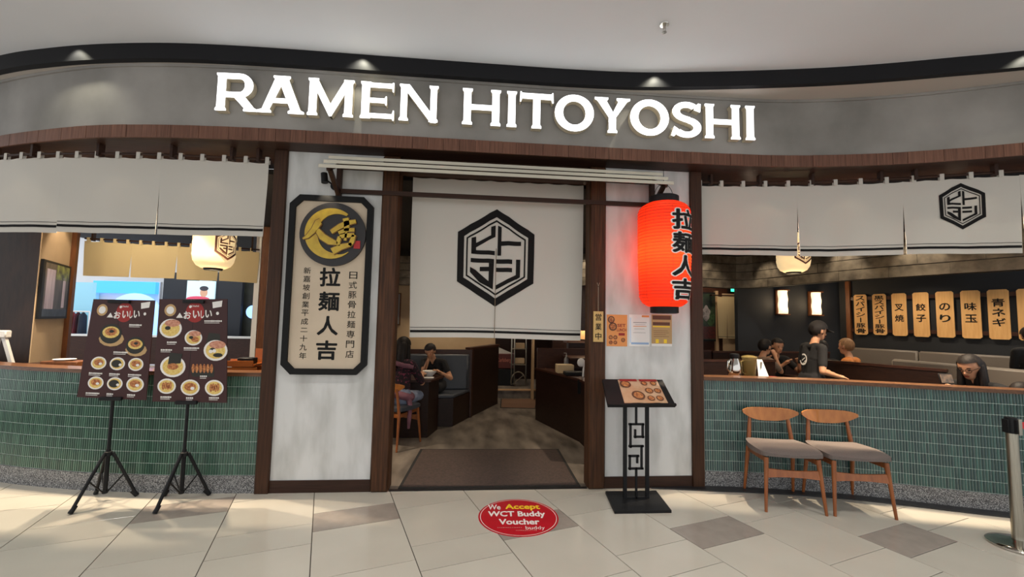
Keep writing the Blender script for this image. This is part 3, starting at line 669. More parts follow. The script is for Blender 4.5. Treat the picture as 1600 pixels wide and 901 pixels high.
# ================================================================ RED PAPER LANTERN
lc = at_y(1037.5, 400, -.22); lx, ly = lc[0], -.22
zt, zb = at_y(1042, 318, ly)[2], at_y(1026, 480, ly)[2]; LR = .238
lan = thing('red_lantern', 'large glowing red paper lantern with black white-edged brush characters', 'lantern', (lx, ly, zb-.05))
m, nt, p = _nodes('lit_red_paper'); Lk = nt.links.new
p.inputs['Base Color'].default_value = (.80, .035, .012, 1); p.inputs['Roughness'].default_value = .6; p.inputs['Emission Color'].default_value = (1, .08, .014, 1); p.inputs['Emission Strength'].default_value = .09
tr_ = nt.nodes.new('ShaderNodeBsdfTranslucent'); tr_.inputs[0].default_value = (.95, .085, .018, 1); mx_ = nt.nodes.new('ShaderNodeMixShader'); mx_.inputs[0].default_value = .55
Lk(p.outputs[0], mx_.inputs[1]); Lk(tr_.outputs[0], mx_.inputs[2]); Lk(mx_.outputs[0], nt.nodes['Material Output'].inputs[0])
M['red_lantern'] = m
def lan_r(z):
    t_ = (z-zb)/(zt-zb); e = min(t_, 1-t_)*(zt-zb)
    base = LR*(.93+.07*min(1, t_*2.2))
    return base if e > .11 else base-.13*(1-sqrt(max(0, 1-((.11-e)/.11)**2)))
prof = []; nr = 34
for k in range(nr*3+1):
    z = zb+(zt-zb)*k/(nr*3); r = lan_r(z)-(.006 if k % 3 == 0 else 0); prof.append((r, z-zb))
MB().lathe((lx, ly, zb), prof, 56).build('paper_shade', 'red_lantern', lan, smooth=70)
M['rib'] = mat('lantern_rib', (.30, .012, .006), .6)
for k in range(1, nr):
    z = zb+(zt-zb)*k/nr; r = lan_r(z)+.0002; MB().lathe((lx, ly, z), [(r-.003, -.0011), (r, -.0011), (r, .0011), (r-.003, .0011)], 44, cap=False).build('rib', 'rib', lan, smooth=0)
for k in range(6):
    a = radians(-66+60*k+30); mb = MB(); mb.grid(lambda i, j: ((lambda r, z: (lx+r*cos(a+(i-.5)*.012), ly+r*sin(a+(i-.5)*.012), z))(lan_r(zb+(zt-zb)*(.02+.96*j))+.0006, zb+(zt-zb)*(.02+.96*j))), 1, 40); mb.build('paper_seam', 'rib', lan, smooth=0)
MB().lathe((lx, ly, zt-.012), [(.132, 0), (.136, .01), (.136, .07), (.12, .078)], 32).build('top_ring', 'rubber', lan)
MB().lathe((lx, ly, zb-.055), [(.11, 0), (.126, .006), (.126, .06), (.12, .068)], 32).build('bottom_ring', 'rubber', lan)
mb = MB()
mb.tube([(lx+.09*cos(a), ly, zt+.066+.12*sin(a)) for a in np.linspace(0, pi, 14)], .0025, 6); mb.tube([(lx, ly, zt+.18), (lx, ly, zt+.33)], .0025, 6); mb.build('hanging_wire', 'rubber', lan)
for layer, (off, dr, mm) in enumerate(((.085, .004, 'white_print'), (.032, .0065, 'ink_flat'))):
    mb = MB()
    for k, ch in enumerate('拉麺人吉'):
        v0, f0 = glyph(ch, 0., 0, 3); lo, hi = v0.min(0), v0.max(0); n0 = len(v0)
        cps = [v0]+[v0+np.array((off*cos(q), off*sin(q), 6e-5*(m_+1))) for m_, q in enumerate(np.linspace(0, 2*pi, 11)[:-1])]; v = np.concatenate(cps); f = [tuple(i+m_*n0 for i in q) for m_ in range(len(cps)) for q in f0]
        v[:, :2] -= ((lo+hi)/2)[:2]; v[:, 0] *= .25/(hi[0]-lo[0]); v[:, 1] *= .175/(hi[1]-lo[1])
        zc = zt-.20-k*(zt-zb-.36)/3
        bm = bmesh.new(); vv_ = [bm.verts.new((q[0], q[2], q[1])) for q in v]
        for q in f:
            try: bm.faces.new([vv_[i] for i in q])
            except ValueError: pass
        for t_ in np.linspace(-.13, .13, 14): bmesh.ops.bisect_plane(bm, geom=bm.verts[:]+bm.edges[:]+bm.faces[:], plane_co=(t_, 0, 0), plane_no=(1, 0, 0))
        bm.verts.index_update(); pts = []
        for q in bm.verts:
            z = zc+q.co.z; r = lan_r(min(max(z, zb), zt))+dr+q.co.y; a = radians(-66)+q.co.x/LR; pts.append((lx+r*cos(a), ly+r*sin(a), z))
        mb.add(pts, [tuple(q.index for q in fc.verts) for fc in bm.faces]); bm.free()
    mb.build('lettering', mm, lan, smooth=0)
lamp('red_lantern_lamp', 'POINT', (lx, ly, (zt+zb)/2+.02), 5.0, (1, .62, .34), size=.07)

# ================================================================ OPEN PLAQUE, NOTICES
pc = at_y(935, 510, -.05); t = thing('open_plaque', 'narrow wooden plaque with brush characters hung by a cord on the right door post', 'plaque', (pc[0], -.05, pc[2]-.15))
MB().box(pc[0]-.048, pc[0]+.048, -.05, -.036, pc[2]-.145, pc[2]+.145).build('board', mat('gilt_board', srgb(206, 170, 104), .5), t, bevel=.002)
MB().tube([(pc[0], -.042, pc[2]+.14), (pc[0], -.042, pc[2]+.38)], .0018, 5).build('cord', 'cream_board', t)
MB().tube([(pc[0]-.012, -.04, pc[2]+.42), (pc[0], -.04, pc[2]+.385), (pc[0]+.012, -.04, pc[2]+.42)], .0018, 5).build('hook', 'cream_board', t)
vtext(t, '営業中', pc[0], pc[2]+.09, pc[2]-.09, .06, .066, -.0508, 'ink_flat', off=.015)
def notice(px, label, m_, deco):
    a, b = at_y(px[0], px[1], -.003), at_y(px[2], px[3], -.003); w, h = b[0]-a[0], a[2]-b[2]
    t = thing('paper_notice', label, 'poster', ((a[0]+b[0])/2, 0, b[2])); MB().box(a[0], b[0], -.003, 0, b[2], a[2]).build('sheet', m_, t)
    for (u0, u1, v0, v1, dm) in deco: MB().box(a[0]+w*u0, a[0]+w*u1, -.0036, -.003, b[2]+h*v0, b[2]+h*v1).build('print', dm, t)
    return t, a, b, w, h
M['dark_red'] = mat('dark_red_print', srgb(150, 34, 30), .6); M['brown_print'] = mat('brown_print', srgb(98, 58, 38), .6); M['blue_print'] = mat('blue_print', srgb(150, 178, 214), .6); M['grey_print'] = mat('grey_print', srgb(150, 148, 146), .6); M['food'] = mat('food_print', srgb(206, 140, 80), .6, col2=srgb(140, 70, 36), scale=60); M['noodle'] = mat('broth_print', srgb(232, 206, 128), .6, col2=srgb(214, 176, 84), scale=70); M['meat'] = mat('pork_print', srgb(214, 158, 132), .6, col2=srgb(180, 112, 84), scale=50); M['nori'] = mat('seaweed_print', srgb(34, 34, 26), .6); M['kraft'] = mat('kraft_print', srgb(186, 152, 104), .6); M['teal_print'] = mat('pale_blue_print', srgb(206, 220, 236), .6)
t, a, b, w, h = notice((948, 491, 980, 541), 'orange set-lunch flyer, leftmost of the three notices under the red lantern', 'orange_paper', [(.58, .88, .34, .42, 'dark_red')])
for u, v, r in ((.22, .84, .17), (.3, .62, .2), (.2, .28, .1), (.42, .28, .1), (.2, .12, .09), (.42, .12, .09), (.8, .2, .1)): MB().tube([(a[0]+w*u, -.0032, b[2]+h*v), (a[0]+w*u, -.0044, b[2]+h*v)], r*w, 16).tube([(a[0]+w*u, -.0044, b[2]+h*v), (a[0]+w*u, -.005, b[2]+h*v)], r*w*.7, 12, 1).build('dish_print', ['brown_print', 'food'], t)
mb = MB()
for s_, u, v, ww in (('SET', .72, .66, .4), ('LUNCH', .72, .52, .46)):
    mb = MB(); put_text(mb, s_, lambda p, q, c: (a[0]+w*u+p, -.0045-c, b[2]+h*v+q), off=.02, box=(w*ww, h*.1)); mb.build('lettering', 'dark_red', t, smooth=0)
notice((983, 491, 1015, 541), 'white printed letter with blue corner, middle of the three notices under the lantern', 'paper_white', [(.02, .1, .1, .9, 'teal_print'), (.1, .96, .06, .12, 'blue_print'), (.62, .98, .92, .98, 'orange_paper'), (.2, .85, .74, .76, 'grey_print'), (.3, .8, .68, .69, 'grey_print'), (.2, .85, .62, .64, 'orange_paper'), (.25, .75, .54, .55, 'grey_print'), (.2, .8, .42, .43, 'grey_print')])
notice((1018, 491, 1050, 541), 'brown kraft notice with yellow band, rightmost of the three notices under the lantern', 'kraft', [(0, 1, 0, .08, 'paper_white'), (.05, .95, .84, .97, 'brown_print'), (.06, .9, .66, .76, 'brown_print'), (.06, .9, .6, .64, 'yellow'), (.1, .8, .48, .49, 'brown_print'), (.1, .85, .42, .43, 'brown_print'), (.1, .7, .36, .37, 'brown_print'), (.1, .85, .3, .31, 'brown_print'), (.2, .35, .1, .22, 'yellow'), (.6, .75, .1, .22, 'yellow')])

# ================================================================ LECTERN MENU STAND
b0, b1 = 1.205, 1.70; ms = thing('menu_stand', 'black metal lectern menu stand with square spiral ornament beside the entrance', 'stand', ((b0+b1)/2, -.34, 0))
MB().add([(1.193,-.545,0),(1.672,-.548,0),(1.722,-.13,0),(1.245,-.13,0),(1.193,-.545,.022),(1.672,-.548,.022),(1.722,-.13,.022),(1.245,-.13,.022)], [(0,3,2,1),(4,5,6,7),(0,1,5,4),(1,2,6,5),(2,3,7,6),(3,0,4,7)]).build('base_plate', 'rubber', ms)
yp = -.30; zt_ = .83
for px in (976.5, 1011): 
    x = at_y(px, 700, yp)[0]; MB().box(x-.015, x+.015, yp-.012, yp+.012, .022, zt_).build('post', 'rubber', ms)
cxp = at_y(996.5, 700, yp)[0]; zf = lambda Y: at_y(996, 575+Y*235/901, yp)[2]; xf = lambda X: at_y(935+X*130/498, 680, yp)[0]
mb = MB(); seg = [((226,205),(226,335)),((187,335),(268,335)),((265,335),(265,412)),((218,410),(268,410)),((220,372),(220,412)),((192,335),(192,470)),((187,466),(265,466)),((258,466),(258,600)),((185,600),(263,600)),((188,525),(188,602)),((185,525),(238,525)),((232,525),(232,562)),((226,600),(226,775)),((168,775),(290,775))]
for (X0,Y0),(X1,Y1) in seg:
    x0,x1,z0,z1 = xf(X0),xf(X1),zf(Y0),zf(Y1); e = .0085; mb.box(min(x0,x1)-e, max(x0,x1)+e, yp-.009, yp+.009, min(z0,z1)-e, max(z0,z1)+e)
mb.build('spiral_ornament', 'rubber', ms)
TL, TR, BL, BR = at_y(941,592,-.17), at_y(1035,593,-.17), at_y(950,633,-.47), at_y(1056,633,-.47)
nrm = np.cross(TR-TL, BL-TL); nrm = -nrm/np.linalg.norm(nrm); nrm = nrm if nrm[2] > 0 else -nrm
mb = MB(); Q = [BL, BR, TR, TL]; mb.add([q-nrm*.022 for q in Q]+[q for q in Q], [(0,3,2,1),(4,5,6,7),(0,1,5,4),(1,2,6,5),(2,3,7,6),(3,0,4,7)])
mb.build('reading_board', 'rubber', ms, fix=True)
mb = MB(); mb.bar(BL+nrm*.008, BR+nrm*.008, .02, .018, up=nrm); mb.build('lip', 'rubber', ms)
lerp = lambda u, v: (BL*(1-u)+BR*u)*(1-v)+(TL*(1-u)+TR*u)*v
mn = thing('menu_booklet', 'open printed food menu lying on the black lectern stand', 'menu', tuple(lerp(.5, .5)+nrm*.001))
for u0, u1, bend in ((.25, .57, 1), (.57, .90, -1)):
    mb = MB(); mb.grid(lambda i, j: lerp(u0+(u1-u0)*i, .06+.9*j)+nrm*(.002+.012*sin(pi*i)*.6+.004*(i if bend > 0 else 1-i)), 10, 2, thick=tuple(-nrm*.0015)); pg = mb.build('page', mat('menu_page', srgb(196, 150, 112), .35, col2=srgb(206, 172, 140), scale=9), mn)
    blobs = ((.3, .78, .12), (.75, .3, .14)) if bend > 0 else ((.25, .82, .07), (.7, .82, .07), (.35, .5, .09), (.75, .5, .08), (.3, .18, .08), (.7, .18, .08))
    for u, v, r in blobs:
        mb = MB()
        c = lerp(u0+(u1-u0)*u, .06+.9*v)+nrm*.0135; e1 = (BR-BL)/np.linalg.norm(BR-BL); e2 = np.cross(nrm, e1)
        for mi_, k, h_ in ((0, 1, 0), (1, .72, .0007)): mb.add([c+nrm*h_+e1*r*k*.42*cos(t_)+e2*r*k*.42*sin(t_) for t_ in np.linspace(0, 2*pi, 15)[:-1]], [tuple(range(14))], mi_)
        mb.build('dish_print', ['brown_print', 'food'], pg)
    mb = MB(); c = lerp(u0+(u1-u0)*.5, .93)+nrm*.0135; mb.bar(lerp(u0+.02, .92)+nrm*.0135, lerp(u1-.02, .92)+nrm*.0135, .03, .001, up=nrm); mb.build('heading_band', 'dark_red', pg)

# ================================================================ POSTER STANDS
def poster_stand(label, cx, cy, feet, zclip, ztop):
    t = thing('poster_stand', label, 'stand', (cx, cy, 0), 'black tripod poster stands')
    MB().tube([(cx, cy, .06), (cx, cy, .42)], .0165, 12).build('lower_pole', 'rubber', t); MB().tube([(cx, cy, .38), (cx, cy, ztop)], .0125, 12).build('upper_pole', 'rubber', t)
    MB().lathe((cx, cy, .36), [(.02, 0), (.028, .005), (.028, .035), (.02, .04)], 14).build('collar', 'rubber', t)
    MB().lathe((cx, cy, .06), [(.014, 0), (.022, .004), (.022, .026), (.014, .03)], 14).build('spreader_hub', 'rubber', t)
    for fx, fy in feet:
        dx_, dy_ = fx-cx, fy-cy; L_ = hypot(dx_, dy_); ux, uy = dx_/L_, dy_/L_
        lg = MB().tube([(cx+ux*.03, cy+uy*.03, .385), (fx, fy, .012)], .0125, 10).build('leg', 'rubber', t)
        MB().tube([(fx-ux*.035, fy-uy*.035, .05), (fx, fy, .012), (fx+ux*.004, fy+uy*.004, .006)], [.015, .018, .016], 10).build('foot_cap', 'rubber', lg)
        MB().tube([(cx+ux*.018, cy+uy*.018, .075), (cx+dx_*.52, cy+dy_*.52, .195)], .006, 8).build('brace', 'rubber', t)
    for z in (zclip, ztop):
        MB().box(cx-.085, cx+.085, cy-.034, cy-.004, z-.014, z+.014).build('clip_bar', 'rubber', t, bevel=.003)
    return t
def poster_board(label, TLp, TRp, BRp, BLp, y, dishes, caps):
    P_ = [np.array(at_y(*q, y)) for q in (BLp, BRp, TRp, TLp)]
    c = (P_[0]+P_[1])/2; t = thing('poster_board', label, 'poster', tuple(c), 'maroon ramen menu posters')
    mb = MB(); mb.add([q for q in P_]+[q+np.array((0, .008, 0)) for q in P_], [(0,1,2,3),(7,6,5,4),(0,4,5,1),(1,5,6,2),(2,6,7,3),(3,7,4,0)]); mb.build('board', ['poster'], t, smooth=0)
    S = lambda u, v, d=0.: (P_[3]*(1-u)+P_[2]*u)*(1-v)+(P_[0]*(1-u)+P_[1]*u)*v+np.array((0, -d, 0))   # u right, v down
    W = np.linalg.norm(P_[1]-P_[0]); Hh = np.linalg.norm(P_[3]-P_[0])
    def ell(mb, u, v, ru, rv, d, n=22, mi=0): mb.add([S(u+ru*cos(a), v-rv*sin(a), d) for a in np.linspace(0, 2*pi, n+1)[:-1]], [tuple(range(n))], mi)
    mb = MB(); ell(mb, .53, .13, .135, .10, .0008, 28); mb.build('red_sun', 'dark_red', t)
    mb = MB(); ell(mb, .17, .11, .085, .06, .0008); mb.build('logo_disc', 'kraft', t); mb = MB(); ell(mb, .17, .11, .055, .038, .0012); mb.build('logo_mark', 'white_print', t)
    mb = MB()
    for k, (ch, u, v, s_) in enumerate((('お', .42, .158, .105), ('い', .55, .15, .1), ('し', .64, .15, .09), ('い', .73, .145, .1))): put_text(mb, ch, lambda a, b, c_: S(u+a/W, v-b/Hh, .0014+c_), off=.03, box=(W*s_*(.55 if ch == 'し' else 1), Hh*.075))
    mb.add([S(.26, .185, .0012), S(.36, .185, .0012), S(.31, .135, .0012)], [(0, 1, 2)]); ell(mb, .46, .075, .02, .014, .0012, 10); ell(mb, .86, .14, .022, .016, .0012, 10); put_text(mb, 'Oishii', lambda a, b, c_: S(.53+a/W, .068-b/Hh, .0014+c_), off=.01, box=(W*.11, Hh*.018))
    mb.add([S(.78, .03, .0012), S(.93, .015, .0012), S(.92, .075, .0012), S(.79, .09, .0012)], [(3, 2, 1, 0)]); mb.build('title_lettering', 'white_print', t, smooth=0)
    for (u, v, r, style) in dishes:                  # every dish picture is a flat print of its own; slots: rim, broth, pork, dark, wood, food
        rv = r*W/Hh*.86; mb = MB(); nm = 'dish_print'
        if style == 'claypot':
            mb.add([S(u+r*1.15*cos(a)+.02, v+rv*.55-rv*.8*sin(a), .0008) for a in np.linspace(0, 2*pi, 13)[:-1]], [tuple(range(12))], 4)
            ell(mb, u, v, r, rv*1.05, .0012, mi=3); ell(mb, u, v-rv*.15, r*.78, rv*.62, .0018, mi=1); ell(mb, u, v-rv*.2, r*.55, rv*.42, .0023, mi=5); ell(mb, u+.01, v-rv*.25, r*.22, rv*.16, .0028, mi=3)
        elif style == 'gyoza':
            mb.add([S(u-r*1.1, v+rv*.2, .0010), S(u+r*1.1, v-rv*.2, .0010), S(u+r*1.1, v+rv*.9, .0010), S(u-r*.9, v+rv*.9, .0010)], [(3, 2, 1, 0)], 3)
            for q in range(6): ell(mb, u-r*.85+r*.34*q, v, r*.15, rv*.5, .0016, 10, 5)
        else:
            ell(mb, u, v, r, rv, .0010, mi=0); ell(mb, u, v, r*.82, rv*.8, .0015, mi=1)
            if style in ('ramen', 'red', 'big'): ell(mb, u+r*.15, v-rv*.55, r*.7, rv*.38, .0020, mi=2); ell(mb, u-r*.25, v-rv*.05, r*.25, rv*.2, .0025, mi=3)
            if style == 'red': ell(mb, u+r*.2, v+rv*.2, r*.45, rv*.35, .0023, mi=5)
            if style == 'big': mb.add([S(u-r*.9, v-rv*.3, .0008), S(u-r*.6, v-rv*1.7, .0008), S(u+r*.35, v-rv*1.6, .0008), S(u+r*.4, v-rv*.4, .0008)], [(0, 3, 2, 1)], 3); ell(mb, u-r*.4, v+rv*.1, r*.16, rv*.18, .0026, 12, 0); ell(mb, u-r*.1, v+rv*.05, r*.16, rv*.18, .0026, 12, 0); ell(mb, u+r*.2, v+rv*.45, r*.4, rv*.2, .0024, mi=3)
            if style == 'nori': mb.add([S(u-r*.4, v-rv*.2, .0020), S(u-r*.3, v-rv*1.3, .0020), S(u+r*.7, v-rv*1.2, .0020), S(u+r*.6, v-rv*.3, .0020)], [(0, 3, 2, 1)], 3); ell(mb, u, v, r*.45, rv*.3, .0022, mi=5)
            if style == 'don': ell(mb, u, v-.1*rv, r*.62, rv*.5, .0020, mi=5); ell(mb, u+r*.25, v+rv*.1, r*.22, rv*.2, .0025, 12, 0)
            if style == 'dark': ell(mb, u-r*.1, v, r*.66, rv*.6, .0020, mi=3); ell(mb, u+r*.4, v+rv*.15, r*.2, rv*.2, .0025, 12, 0)
            if style == 'fry':
                for q in range(4): ell(mb, u-r*.35+r*.25*q, v-rv*.1*(q % 2), r*.16, rv*.5, .0021, 10, 5)
        mb.build(nm, ['white_print', 'noodle', 'meat', 'nori', 'kraft', 'food'], t, smooth=0)
    mb = MB()
    for (u, v, w_) in caps:
        nq = max(3, int(w_/.022)); rq = random.Random(int(u*1000+v*77))
        for q in range(nq):                    # lines of print too small to read
            uu = u-w_/2+w_*q/nq; hh = .012+.005*rq.random(); mb.add([S(uu, v-hh/2, .0012), S(uu+w_/nq*.78, v-hh/2, .0012), S(uu+w_/nq*.78, v+hh/2, .0012), S(uu, v+hh/2, .0012)], [(3, 2, 1, 0)])
        mb.add([S(u-w_/2, v+.016, .0012), S(u+w_*.35, v+.016, .0012), S(u+w_*.35, v+.021, .0012), S(u-w_/2, v+.021, .0012)], [(3, 2, 1, 0)])
    mb.build('caption_lettering', 'white_print', t, smooth=0)['kind'] = 'stuff'; return t
s1, s2 = (-2.985, -.12), (-2.372, -.15)
poster_stand('left black tripod stand holding the donburi menu poster', *s1, [(-3.03, -.37), (-2.80, -.03), (-3.16, .02)], at_y(181, 622, s1[1])[2], at_y(192, 471, s1[1])[2])
poster_stand('right black tripod stand holding the ramen menu poster', *s2, [(-2.41, -.39), (-2.215, -.035), (-2.57, -.04)], at_y(292, 628, s2[1])[2], at_y(304, 471, s2[1])[2])
poster_board('maroon menu poster with two claypot dishes and six rice bowls, on left stand', (146,467), (242,469), (228,625), (120,620), s1[1]-.012, [(.36,.35,.17,'claypot'),(.76,.46,.145,'claypot'),(.24,.65,.115,'don'),(.52,.65,.115,'dark'),(.80,.65,.115,'don'),(.24,.85,.115,'don'),(.52,.85,.115,'dark'),(.82,.85,.13,'don')], [(.73,.255,.2),(.55,.535,.22),(.22,.755,.2),(.5,.755,.16),(.8,.755,.2),(.22,.955,.2),(.47,.955,.1),(.78,.955,.12)])
poster_board('maroon menu poster with ramen bowls, gyoza and three side dishes, on right stand', (249,467), (355,467), (354,629), (238,627), s2[1]-.012, [(.19,.29,.16,'ramen'),(.52,.38,.125,'red'),(.84,.5,.17,'big'),(.25,.66,.175,'nori'),(.66,.675,.15,'gyoza'),(.18,.85,.125,'fry'),(.5,.86,.13,'don'),(.83,.86,.13,'fry')], [(.8,.215,.26),(.22,.425,.14),(.5,.48,.22),(.15,.5,.16),(.68,.75,.1),(.18,.955,.15),(.5,.96,.1),(.83,.955,.14)])
# ================================================================ WAITING CHAIRS
def make_chair(name, wood_m='chair_wood', leg_m='chair_leg', seat_m='taupe'):
    # local frame: seat faces -Y, origin on the floor under the seat centre
    t = thing(name, None, None); sw, sd, sh = .235, .225, .445
    for s in (-1, 1):
        MB().tube([(s*.235, -.245, 0), (s*.205, -.20, sh-.01)], [.0115, .019], 12).build('leg', leg_m, t)
        MB().tube([(s*.215, .25, 0), (s*.195, .195, sh-.02), (s*.188, .198, sh+.05), (s*.165, .222, .715)], [.0115, .020, .019, .0135], 12).build('leg', leg_m, t)
        MB().bar((s*.20, -.20, sh-.035), (s*.195, .215, sh-.05), .02, .04).build('side_rail', leg_m, t, bevel=.003)
    mb = MB(); mb.grid(lambda i, j: (-.215+.43*i, -.2275+.012*j, .285+.05*j+.012*(abs(i-.5)*2)**2*(1 if j else -1)), 10, 1, thick=(0, .02, 0)); mb.build('stretcher', leg_m, t)
    MB().bar((-.195, .195, sh-.05), (.195, .195, sh-.05), .02, .04).build('rear_rail', leg_m, t, bevel=.003)
    def seat(i, j, top):
        u, v = i*2-1, j*2-1; x = u*sqrt(1-.26*v*v)*sw*1.12*(1-.05*v); y = -.008+v*sqrt(1-.24*u*u)*.236
        e = max(abs(u), abs(v))**5; z = sh+(.060-.022*e+.012*u*u-.012*max(0, -v)**2 if top else -.006+.010*e); return (x, y, z)
    mb = MB(); n = 16
    mb.grid(lambda i, j: seat(i, j, True), n, n); mb.grid(lambda i, j: seat(1-i, j, False), n, n)
    rim = lambda top: [seat(i/n, 0, top) for i in range(n)]+[seat(1, j/n, top) for j in range(n)]+[seat(1-i/n, 1, top) for i in range(n)]+[seat(0, 1-j/n, top) for j in range(n)]
    a, b = rim(True), rim(False); N = len(a); mb.add(b+a, [(i, (i+1) % N, (i+1) % N+N, i+N) for i in range(N)]); mb.build('seat_pad', seat_m, t, smooth=70)
    def back(i, j):
        u = i*2-1; x = u*.245; lo = .655+.075*u*u*abs(u)**.6; hi = .775-.03*u**2*0-.022*abs(u)**6
        lo = min(lo, hi-.006); z = lo+(hi-lo)*j; y = .228-.06*u*u+.010*(z-.7)/.07; return (x, y, z)
    mb = MB(); mb.grid(back, 28, 6, thick=(0, .016, 0)); mb.build('backrest', wood_m, t, smooth=60)
    return t
def place(t, fl, fr, name_label, cat, group=None, z=0):
    """put a chair so that its two front feet stand on the given floor points"""
    fl, fr = np.array(fl[:2]), np.array(fr[:2]); d = fr-fl; a = atan2(d[1], d[0]); c = (fl+fr)/2; n = np.array((-sin(a), cos(a))); o = c+n*.245
    t.location = (o[0], o[1], z); t.rotation_euler = (0, 0, a); tag(t, name_label, cat, group); return t
ch1 = make_chair('waiting_chair')
ch2 = copy_tree(ch1)
place(ch1, at_z(1194, 799), at_z(1295, 806), 'teak chair with taupe seat, the one nearer the entrance, against the tiled half wall', 'chair', 'waiting chairs by the tiled half wall')
place(ch2, at_z(1301, 806), at_z(1405, 812), 'teak chair with taupe seat, the one farther from the entrance, nearer the queue post', 'chair', 'waiting chairs by the tiled half wall')

# ================================================================ QUEUE POST
q0 = at_z(1588, 853)[:2]; q0 = np.array((q0[0]+.02, q0[1]))
t = thing('queue_post', 'steel belt barrier post with red belt at the right edge', 'post', (q0[0], q0[1], 0))
MB().lathe((q0[0], q0[1], 0), [(.165, 0), (.17, .004), (.17, .014), (.158, .024), (.15, .026), (.12, .036), (.11, .037), (.06, .046), (.045, .05)], 40).build('base', 'chrome', t)
MB().lathe((q0[0], q0[1], .03), [(.034, 0), (.034, .80)], 24).build('tube', 'metal', t)
MB().lathe((q0[0], q0[1], .80), [(.037, 0), (.037, .1), (.034, .112), (.0, .113)], 20, cap=False).build('head', 'rubber', t)
hx = MB(); hx.box(q0[0]+.028, q0[0]+.052, q0[1]-.02, q0[1]+.02, .805, .9); hx.box(q0[0]-.052, q0[0]-.028, q0[1]-.02, q0[1]+.02, .805, .9); hx.box(q0[0]-.02, q0[0]+.02, q0[1]-.052, q0[1]-.028, .805, .9); hx.build('belt_slot', 'rubber', t, bevel=.002)
MB().box(q0[0]-.014, q0[0]+.014, q0[1]-.056, q0[1]-.05, .795, .91).build('front_plate', 'metal', t)
bl_ = MB().box(q0[0]+.05, q0[0]+1.3, q0[1]-.001, q0[1]+.001, .83, .878).build('belt', 'red_belt', t)
mb = MB(); put_text(mb, 'LE', lambda a, b, c: (q0[0]+.13+a, q0[1]-.0016-c, .854+b), off=.015, box=(.05, .03)); mb.build('belt_lettering', 'white_print', bl_, smooth=0)

# ================================================================ FLOOR DECAL
dcn = np.array((.405, -.555)); rx, ry = .318, .33
t = thing('floor_sticker', 'round red vinyl floor sticker reading We Accept WCT Buddy Voucher', 'sticker', (dcn[0], dcn[1], 0))
mb = MB(); n = 56; mb.lathe((dcn[0], dcn[1], .0004), [(1, 0), (1, .0010)], n, sx=rx, sy=ry); mb.build('vinyl', 'decal_red', t)
mb = MB()
for k in range(n):
    a, b = 2*pi*k/n, 2*pi*(k+1)/n; mb.add([(dcn[0]+rx*q*cos(w), dcn[1]+ry*q*sin(w), .0018) for q, w in ((.955, a), (.955, b), (.94, b), (.94, a))], [(3, 2, 1, 0)])
mb.build('border_line', 'white_print', t)
rot = radians(-2.5)
def dtext(mb, s, u, v, w, h, off=.02): put_text(mb, s, lambda a, b, c: (dcn[0]+(u+a)*cos(rot)-(v+b)*sin(rot), dcn[1]+(u+a)*sin(rot)+(v+b)*cos(rot), .0019+c), off=off, box=(w, h))
for w_ in (('We', -.19, .168, .105, .095, .025), ('WCT Buddy', -.012, .030, .46, .125, .035), ('Voucher', .0, -.095, .315, .095, .035), ('buddy', .115, -.2, .145, .07, 0)):
    mb = MB(); dtext(mb, *w_); mb.build('white_lettering', 'white_print', t, smooth=0)
mb = MB()
for i in range(14): dtext(mb, '.', -.165+.0135*i, -.19, .006, .006)
for i in range(12): dtext(mb, '.', -.03+.0135*i, -.235, .006, .006)
mb.build('small_print', 'white_print', t, smooth=0)['kind'] = 'stuff'
mb = MB(); dtext(mb, 'Accept', .045, .165, .29, .125, .035); mb.build('yellow_lettering', 'yellow', t, smooth=0)

# ================================================================ DOORMAT
t = thing('doormat', 'brown ribbed entrance mat with black rubber border in the doorway', 'mat', (.25, .65, 0))
fl_, fr_, br_2, bl_2 = (-.635, .05), (1.06, .05), (1.085, 1.235), (-.575, 1.265)
def quad_slab(mb, q, z0, z1): mb.add([(x, y, z0) for x, y in q]+[(x, y, z1) for x, y in q], [(0,3,2,1),(4,5,6,7),(0,1,5,4),(1,2,6,5),(2,3,7,6),(3,0,4,7)]); return mb
quad_slab(MB(), [fl_, fr_, br_2, bl_2], -.001, .005).build('border', 'mat_black', t)
quad_slab(MB(), [(fl_[0]+.03, fl_[1]+.03), (fr_[0]-.03, fr_[1]+.03), (br_2[0]-.03, br_2[1]-.03), (bl_2[0]+.03, bl_2[1]-.03)], .005, .009).build('pile', 'mat_brown', t)

# ================================================================ CEILING FITTINGS
sc_ = at_z(1038, 38, 3.87); t = thing('fire_sprinkler', 'small chrome fire sprinkler head on the white ceiling', 'sprinkler', (sc_[0], sc_[1], 3.80))
MB().lathe((sc_[0], sc_[1], 3.862), [(.034, 0), (.036, .004), (.03, .008)], 20).build('escutcheon', 'chrome', t)
MB().lathe((sc_[0], sc_[1], 3.82), [(.008, 0), (.012, .012), (.012, .042)], 12).build('body', 'chrome', t); MB().lathe((sc_[0], sc_[1], 3.802), [(.018, 0), (.018, .003)], 12).build('deflector', 'chrome', t)
mb = MB()
for s in (-1, 1): mb.tube([(sc_[0]+s*.01, sc_[1], 3.822), (sc_[0]+s*.012, sc_[1], 3.812), (sc_[0]+s*.004, sc_[1], 3.805)], .0022, 6)
mb.build('frame_arm', 'chrome', t)
M['led'] = mat('led_disc', (1, 1, 1), .5, emit=(1, .95, .85), estr=30)
REFL = []
for px, py in ((655, 846), (714, 857), (782, 850), (846, 836), (662, 806)):   # lamps seen mirrored in the polished floor
    p0 = at_z(px, py, 0); d = ray(px, py); d = np.array((d[0], d[1], -d[2])); q = p0+d*(2.95/d[2]); REFL.append(q)
